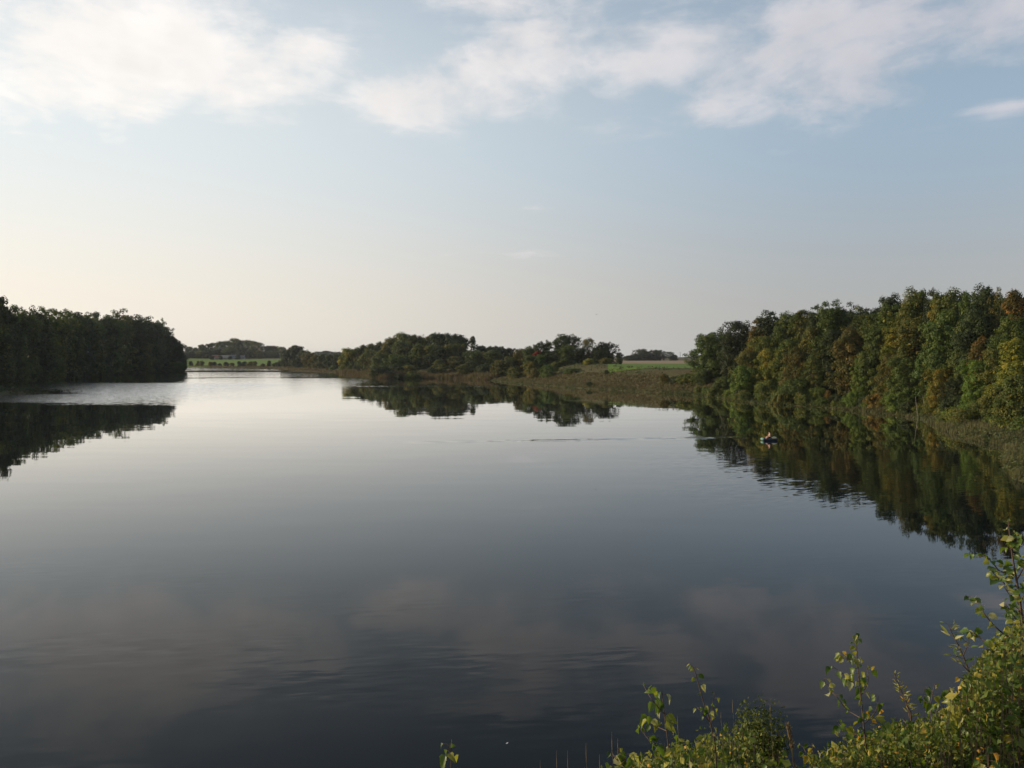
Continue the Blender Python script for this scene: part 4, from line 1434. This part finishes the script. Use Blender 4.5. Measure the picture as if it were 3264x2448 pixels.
def leaf_mesh(name, kind, seed):
    rng = random.Random(seed)
    n = 9
    prof = {'birch': [0, .26, .36, .37, .32, .25, .17, .08, 0], 'willow': [0, .07, .11, .125, .125, .11, .085, .045, 0], 'round': [0, .20, .31, .38, .40, .38, .31, .18, 0]}[kind]
    curl, fold, tw = rng.uniform(.05, .55), rng.uniform(.05, .9), rng.uniform(-.7, .7)
    V, F = [], []
    for i in range(n):
        t = i / (n - 1)
        w = prof[i] * (1 + (.10 if i % 2 else -.08) * (kind != 'willow'))
        zc = -curl * t * t
        bend = tw * t * .25
        V += [(t, bend, zc), (t - .05 * (0 < i < n - 1), bend + w, zc + w * fold), (t - .05 * (0 < i < n - 1), bend - w, zc + w * fold * .8)]
    for i in range(n - 1):
        a = 3 * i
        F += [(a, a + 3, a + 4, a + 1), (a, a + 2, a + 5, a + 3)]
    me = bpy.data.meshes.new(name)
    me.from_pydata(V, [], F)
    me.polygons.foreach_set('use_smooth', np.ones(len(me.polygons), dtype=bool))
    bm = bmesh.new()
    bm.from_mesh(me)
    bmesh.ops.remove_doubles(bm, verts=bm.verts, dist=1e-5)
    bmesh.ops.dissolve_degenerate(bm, dist=1e-6, edges=bm.edges)
    bm.to_mesh(me)
    bm.free()
    return me


LEAF = {k: [leaf_mesh('leaf_' + k, k, i * 3 + len(k)) for i in range(7)] for k in ('birch', 'willow', 'round')}
FR = random.Random(77)


def smooth_path(pts, n):
    """Catmull-Rom through pts"""
    pts = [Vector(p) for p in pts]
    P = [pts[0] * 2 - pts[1]] + pts + [pts[-1] * 2 - pts[-2]]
    out = []
    for i in range(1, len(P) - 2):
        for k in range(n):
            t = k / n
            a, b, c, d = P[i - 1], P[i], P[i + 1], P[i + 2]
            out.append(0.5 * ((2 * b) + (c - a) * t + (2 * a - 5 * b + 4 * c - d) * t * t + (3 * b - a - 3 * c + d) * t ** 3))
    out.append(pts[-1])
    return out


def add_leaf(root, base, d, up, size, kind, key):
    d = d.normalized()
    z = (up - d * up.dot(d))
    z = z.normalized() if z.length > 1e-4 else d.orthogonal().normalized()
    y = z.cross(d)
    o = obj('leaf', FR.choice(LEAF[kind]), NL[key], root)
    mt = Matrix((d, y, z)).transposed().to_4x4()
    o.matrix_local = Matrix.Translation(base) @ mt @ Matrix.Scale(size, 4)
    return o


def sapling(name, label, cat, Y, stem, branches, kind='birch', size=.06, n_stem=14, n_br=8, keys='ggdyyp', r=.006, leafy=0.25, hang=.75, group='saplings on the near bank', bare=0.0):
    """stem and branches given as photo points at depth Y; leaves are single parts"""
    top = [at(x, y, Y) for x, y in stem]
    foot = Vector((top[0].x + FR.uniform(-.03, .03), top[0].y + .05, gz(top[0].x, top[0].y + .05) - .05))
    root = tag(empty(name, foot), label, cat, group)
    pts = [foot] + top if top[0].z > foot.z + .1 else top
    path = [p - foot for p in smooth_path(pts, 5)]
    pet = MB()
    N = len(path)
    pet.tube(path, [r * (1 - .75 * i / (N - 1)) for i in range(N)], 6)

    def leaves(path, n, t0, rr):
        L = len(path) - 1
        for k in range(n):
            t = t0 + (1 - t0) * (k + FR.uniform(-.3, .3)) / max(n - 1, 1)
            t = min(max(t, 0), .999)
            i = min(int(t * L), L - 1)
            b = path[i].lerp(path[i + 1], t * L - i)
            a = FR.uniform(0, 6.28)
            outw = Vector((math.cos(a), math.sin(a), FR.uniform(-.1, .5)))
            pl = size * FR.uniform(.25, .5)
            e = b + outw * pl
            pet.tube([b, e], [.0012, .0009], 4)
            d = Vector((outw.x * .6, outw.y * .6, -hang + FR.uniform(-.25, .35)))
            up = Vector((FR.uniform(-.6, .6), FR.uniform(-.9, .2), FR.uniform(.2, 1)))
            s = size * .88 * FR.uniform(.6, 1.2) * (1 - .35 * max(0, t - .75) / .25)
            add_leaf(root, e, d, up, s, kind, FR.choice(keys))
    leaves(path, n_stem, 1 - (1 - leafy) * (1.0 if len(stem) > 2 else .8), r)
    for bi, br in enumerate(branches):
        bp_ = [at(x, y, Y + FR.uniform(-.15, .2) * (j > 0)) - foot for j, (x, y) in enumerate(br)]
        bpth = smooth_path(bp_, 4)
        q = MB()
        q.tube(bpth, [r * .5 * (1 - .7 * i / (len(bpth) - 1)) for i in range(len(bpth))], 5)
        q.build('branch', M['twig'], root, True)
        leaves(bpth, n_br, .2, r)
    pet.build('stem', M['twig'], root, True)
    return root


sapling('birch_sapling', 'two-stemmed birch sapling with large drooping leaves, left of the dark round shrub', 'sapling', 4.3,
        [(2150, 2470), (2137, 2421), (2121, 2300), (2115, 2253), (2110, 2203)], [[(2118, 2275), (2090, 2245), (2068, 2215), (2052, 2186)], [(2137, 2400), (2080, 2370), (2046, 2330)], [(2125, 2330), (2085, 2310), (2070, 2280)]], size=.072, n_stem=14, n_br=8, keys='ggggdyyp')
sapling('birch_sapling', 'slender bare-stemmed sapling with few small leaves between two birches', 'sapling', 4.4,
        [(2284, 2450), (2267, 2316), (2240, 2230), (2216, 2142), (2205, 2122)], [[(2266, 2310), (2270, 2262), (2277, 2213)], [(2262, 2300), (2236, 2270), (2222, 2255)]], size=.045, n_stem=15, n_br=6, keys='gddyyp')
sapling('birch_sapling', 'lone little sapling tip at the bottom edge left of the bushes', 'sapling', 4.3,
        [(1439, 2455), (1436, 2423), (1428, 2372)], [], size=.075, n_stem=7, n_br=0, keys='ggdyg', leafy=.55)
sapling('birch_sapling', 'tall birch sapling with wide side branches and orange leaves', 'sapling', 4.5,
        [(2765, 2440), (2758, 2363), (2748, 2263), (2738, 2164), (2732, 2082), (2728, 2018)],
        [[(2745, 2290), (2702, 2263), (2669, 2224), (2643, 2194), (2625, 2162)], [(2738, 2185), (2702, 2165), (2686, 2148), (2655, 2124)], [(2732, 2104), (2695, 2098), (2674, 2080)],
         [(2745, 2215), (2768, 2170), (2762, 2128)], [(2752, 2310), (2790, 2270), (2800, 2220)], [(2756, 2350), (2700, 2330), (2665, 2300)]], size=.058, n_stem=34, n_br=10, keys='gggddyyypo')
sapling('willow_sapling', 'upright willow shoot with narrow leaves beside the big right shrub', 'sapling', 4.6,
        [(3110, 2240), (3085, 2131), (3055, 2058), (3036, 2022), (3022, 1990)], [[(3070, 2090), (3085, 2050), (3080, 2010)], [(3088, 2140), (3060, 2110), (3045, 2080)]], 'willow', .062, 30, 10, 'gyypd', hang=-.3)
sapling('birch_sapling', 'birch sapling with mixed green and orange leaves in the right corner', 'sapling', 4.2,
        [(3066, 2460), (3074, 2400), (3082, 2319), (3058, 2283), (3038, 2237), (3022, 2196)], [[(3080, 2300), (3110, 2230), (3125, 2160)], [(3078, 2260), (3082, 2210), (3068, 2160)], [(3074, 2390), (3030, 2350), (3005, 2320)], [(3080, 2340), (3140, 2300), (3180, 2270)]], size=.065, n_stem=22, n_br=10, keys='gggddyypo')
sapling('birch_sapling', 'small leafy birch between the tall one and the right corner', 'sapling', 4.8,
        [(2960, 2460), (2970, 2330), (2968, 2240), (2980, 2180)], [[(2968, 2260), (2945, 2220), (2948, 2190)], [(2970, 2290), (3000, 2250), (3010, 2215)]], size=.06, n_stem=16, n_br=7, keys='gggdyy')
sapling('alder_shrub', 'big shrub rising up the right edge with a leafy leader', 'shrub', 4.5,
        [(3300, 2450), (3290, 2250), (3262, 2000), (3243, 1865), (3231, 1796), (3222, 1736), (3213, 1655)],
        [[(3231, 1817), (3189, 1822), (3150, 1780), (3100, 1770)], [(3250, 1900), (3190, 1850), (3160, 1820)], [(3225, 1750), (3245, 1725), (3252, 1705)], [(3270, 2050), (3201, 2022), (3141, 1962), (3123, 1925), (3090, 1900)],
         [(3275, 2090), (3171, 2060), (3105, 2022), (3083, 2014)], [(3262, 2010), (3230, 1960), (3205, 1925)], [(3250, 1920), (3275, 1880), (3290, 1850)], [(3280, 2150), (3220, 2120), (3160, 2080)], [(3285, 2220), (3200, 2180), (3130, 2150)], [(3255, 1960), (3220, 1900), (3200, 1870)], [(3288, 2240), (3310, 2150), (3300, 2080)], [(3240, 1850), (3262, 1810), (3268, 1780)]],
        'round', .052, 44, 17, 'gggddyyp', r=.010, hang=.25, leafy=.35)
sapling('birch_sapling', 'low sapling with yellowing leaves in the gap left of the tall birch', 'sapling', 4.9,
        [(2600, 2470), (2596, 2420), (2588, 2370)], [[(2597, 2430), (2570, 2400), (2560, 2380)]], size=.055, n_stem=9, n_br=5, keys='yypog', leafy=.4)
sapling('birch_sapling', 'broad-leaved low sapling at the left end of the bushes', 'sapling', 4.3,
        [(1990, 2470), (1985, 2420), (1968, 2385)], [[(1987, 2440), (1960, 2415), (1950, 2395)], [(1988, 2440), (2010, 2415), (2025, 2400)]], size=.065, n_stem=7, n_br=4, keys='ggdyp', leafy=.4)
sapling('goldenrod', 'stiff pale goldenrod stalks leaning left beside the tall birch', 'plant', 4.7,
        [(2905, 2330), (2890, 2247), (2870, 2197), (2851, 2146)], [[(2900, 2290), (2885, 2220), (2878, 2180)]], 'willow', .04, 36, 18, 'yypyo', hang=-.5, leafy=.3)

for i, (px, py, Yk) in enumerate(sorted([(2690, 2385, 4.7), (2850, 2330, 4.4), (2920, 2290, 4.6), (3120, 2270, 4.0), (3175, 2190, 4.3), (3235, 2110, 4.2), (3010, 2390, 3.9), (2330, 2365, 4.3),
                                        (2205, 2370, 4.4), (2480, 2395, 4.3), (2640, 2400, 4.2), (2810, 2400, 4.0), (3150, 2380, 3.8), (3240, 2290, 3.9), (3050, 2250, 4.6), (3200, 2020, 4.5), (2900, 2400, 4.0)])):
    dx = FR.uniform(-18, 18)
    sapling('birch_shoot', '%s low leafy birch shoot from the left in the tangle of herbs' % ORD[i], 'sapling', Yk, [(px + dx, py + 130), (px + dx * .4, py + 60), (px, py)],
            [[(px + dx * .5, py + 70), (px + FR.uniform(-55, -25), py + FR.uniform(25, 55))], [(px + dx * .6, py + 90), (px + FR.uniform(25, 55), py + FR.uniform(35, 70))]],
            FR.choice(['birch', 'birch', 'round']), FR.uniform(.05, .066), 9, 6, FR.choice(['gggddy', 'ggddyo', 'ddggyp', 'gyypod']), leafy=.3, group='low birch shoots on the near bank')

# fine-leaved round shrub
rr = np.random.default_rng(8)
c0 = at(2420, 2370, 4.7)
foot = Vector((c0.x, c0.y, gz(c0.x, c0.y) - .05))
root = tag(empty('privet_shrub', foot), 'dense dark green round shrub with tiny leaves at the bottom edge', 'shrub')
n = 2600
d = rr.normal(size=(n, 3)); d /= np.linalg.norm(d, axis=1, keepdims=True)
q = rr.random(n) ** .45
lob = 1 + .22 * np.sin(d[:, 0] * 6 + 1) * np.cos(d[:, 2] * 5) + .12 * np.sin(d[:, 1] * 9)
pos = d * (q * lob)[:, None] * np.array([.17, .17, .25]) + np.array([0, 0, c0.z - foot.z - .0])
v, f, tn = leaf_cards(rr, pos, d + rr.normal(size=(n, 3)) * .7, rr.uniform(.012, .026, n), rr.random(n))
o = tag(obj('foliage', mesh_np('privet_leaves', v, f, {'tone': tn}), M['green'], root), kind='stuff')
mb = MB()
for k in range(9):
    a = k * .7
    e = Vector((math.cos(a) * .12, math.sin(a) * .12, c0.z - foot.z + .1))
    mb.tube([(0, 0, 0), e * .5 + Vector((0, 0, .05)), e], [.007, .005, .002], 5)
mb.build('stem', M['twig'], root, True)

# brown seed stalk standing in the gap
M['seed'] = plain('seed_pod', (0.16, 0.10, 0.05), (0.26, 0.18, 0.09), 0.8, 60)
st = [at(2532, 2470, 4.3), at(2520, 2364, 4.3), at(2511, 2318, 4.3)]
foot = Vector((st[0].x, st[0].y, gz(st[0].x, st[0].y)))
root = tag(empty('seed_stalk', foot), 'upright brown seed stalk in the gap between the bushes', 'plant')
pth = [p - foot for p in smooth_path([foot] + st, 6)]
MB().tube(pth, [.006 * (1 - .5 * i / (len(pth) - 1)) for i in range(len(pth))], 6).build('stem', M['seed'], root, True)
for k in range(26):
    t = .55 + .45 * k / 25
    i = min(int(t * (len(pth) - 1)), len(pth) - 2)
    b = pth[i].lerp(pth[i + 1], t * (len(pth) - 1) - i)
    a = k * 2.4
    e = b + Vector((math.cos(a) * .012, math.sin(a) * .012, .028))
    MB().tube([b, b.lerp(e, .4), e], [.003, .006, .0015], 6).build('pod', M['seed'], root, True)

# dry grass stalks
M['straw'] = plain('straw', (0.22, 0.17, 0.10), (0.15, 0.11, 0.07), 0.8, 20)
STALKS = [(1950, 2341), (1969, 2360), (1868, 2376), (1774, 2401), (1809, 2401), (1911, 2411), (1722, 2432), (2335, 2235), (2160, 2290), (2455, 2250), (2298, 2270)]
rank = {i: r for r, i in enumerate(sorted(range(len(STALKS)), key=lambda q: STALKS[q][0]))}
for i, (px, py) in enumerate(STALKS):
    Yk = 4.3 + .1 * (i % 3)
    tp = at(px, py, Yk)
    ft = Vector((tp.x + .03, tp.y + .02, gz(tp.x, tp.y)))
    root = tag(empty('grass_stalk', ft), 'thin dry grass stalk at the bottom edge, %s of them from the left' % ORD[rank[i]], 'grass', 'dry grass stalks')
    e = tp - ft
    MB().tube([(0, 0, 0), e * .5 + Vector((.015, 0, 0)), e], [.0016, .0013, .0006], 5).build('stem', M['straw'], root, True)
    MB().tube([e * .93, e * .97, e * 1.01], [.0007, .0022, .0006], 6).build('seed_head', M['straw'], root, True)

# the tangle of herbs and grass under the saplings (uncountable)
M['herb'] = foliage('herb_leaves', (0.078, 0.112, 0.017), (0.270, 0.230, 0.048), 0.38, 0.9, 0.53, (0.46, 0.24, 0.05))
M['grassy'] = foliage('bank_grass_blades', (0.120, 0.130, 0.026), (0.260, 0.200, 0.070), 0.3, 0.5, 0.45)
hr = np.random.default_rng(21)
OX = [1930, 2010, 2060, 2180, 2300, 2420, 2490, 2515, 2555, 2600, 2700, 2850, 2960, 3050, 3100, 3150, 3200, 3264, 3400]
OY = [2450, 2415, 2390, 2335, 2290, 2300, 2350, 2470, 2440, 2395, 2345, 2280, 2280, 2200, 2110, 2050, 2000, 1920, 1880]
P_, N_, S_, T_ = [], [], [], []
SV, SF = [], []
stems = MB()
for k in range(3000):
    px = hr.uniform(1930, 3380) if k % 2 else hr.uniform(2560, 3380)
    Y = hr.uniform(3.9, 6.6)
    y0 = np.interp(px, OX, OY)
    py = y0 + abs(hr.normal()) * 90 + (0 if hr.random() < .3 else 25)
    if px < 2540 and py > 2470:
        py = hr.uniform(y0, 2470)
    tp = at(px, py, Y)
    g = gz(tp.x, tp.y)
    if tp.z < g + .12:
        continue
    ft = Vector((tp.x + hr.normal() * .05, tp.y + hr.normal() * .05, g - .02))
    mid = ft.lerp(tp, .55) + Vector((hr.normal() * .02, hr.normal() * .02, 0))
    stems.tube([ft, mid, tp], [.003, .0022, .0009], 3)
    ls = hr.uniform(.012, .032) if hr.random() < .88 else hr.uniform(.032, .048)
    tone0 = hr.random()
    for j in range(int(hr.integers(10, 20) + 14 * (tp - ft).length)):
        t = 1 - .85 * hr.random() ** 1.1
        b = ft.lerp(tp, t)
        a = hr.uniform(0, 6.28)
        o_ = ls * hr.uniform(.4, 1.6)
        P_.append((b.x + math.cos(a) * o_, b.y + math.sin(a) * o_, b.z + hr.normal() * .008))
        N_.append((hr.normal() * .7, hr.normal() * .7 - .3, .6))
        S_.append(ls * hr.uniform(.7, 1.5))
        T_.append(min(1, max(0, tone0 * .6 + hr.random() * .42)))
v, f, tn = leaf_cards(hr, np.array(P_), np.array(N_), np.array(S_), np.array(T_))
tag(obj('herb_layer', mesh_np('herb_layer', v, f, {'tone': tn}), M['herb']), 'tangle of small green and yellow herb leaves covering the near bank', 'herbs', kind='stuff')
hs = stems.build('herb_stems', M['straw'], None)
tag(hs, 'thin pale herb stems tangled over the near bank', 'herbs', kind='stuff')
k = 9000
gxk = hr.uniform(.3, 5.5, k); gyk = hr.uniform(3.9, 8.0, k)
gzk = ground_z(gxk, gyk)
h = hr.uniform(.25, .75, k) * np.clip(gxk / 2.5, .35, 1)
a = hr.uniform(0, 6.28, k)
w = hr.uniform(.002, .005, k)
b0 = np.stack([gxk, gyk, gzk], -1)
side = np.stack([np.cos(a), np.sin(a), 0 * a], -1) * w[:, None]
bend = np.stack([hr.normal(size=k) * .22, hr.normal(size=k) * .22, 0 * a], -1) * h[:, None]
m1 = b0 + bend * .35 + np.array([0, 0, 1.0]) * (h * .6)[:, None]
tp_ = b0 + bend * 1.3 + np.array([0, 0, 1.0]) * (h * .95)[:, None]
v = np.stack([b0 - side, b0 + side, m1 + side * .8, m1 - side * .8, tp_], 1).reshape(-1, 3)
i5 = np.arange(k)[:, None] * 5
f = np.concatenate([i5 + np.array([0, 1, 2, 3]), i5 + np.array([3, 2, 4, 4])])
f4 = i5 + np.array([0, 1, 2, 3])
f3 = i5 + np.array([3, 2, 4])
me = bpy.data.meshes.new('bank_grass_blades')
me.from_pydata(v.tolist(), [], f4.tolist() + f3.tolist())
at_ = me.attributes.new('tone', 'FLOAT', 'POINT')
at_.data.foreach_set('value', np.repeat(hr.random(k), 5).astype(np.float32))
tag(obj('near_grass', me, M['grassy']), 'long green and tan grass on the near bank', 'grass', kind='stuff')

# ------------------------------------------------------------------ the hazy evening air
m = bpy.data.materials.new('evening_haze')
m.use_nodes = True
t = NT(m.node_tree)
t.n.clear()
out = t.node('ShaderNodeOutputMaterial')
vol = t.node('ShaderNodeVolumePrincipled')
vol.inputs['Color'].default_value = (0.86, 0.90, 0.95, 1)
vol.inputs['Density'].default_value = 0.000055
vol.inputs['Anisotropy'].default_value = 0.0
t.l.new(vol.outputs[0], out.inputs['Volume'])
hz = MB().box((0, 3350, 30.5), (8600, 7700, 67)).build('haze', m)
tag(hz, 'thin evening haze over the lake', kind='stuff')
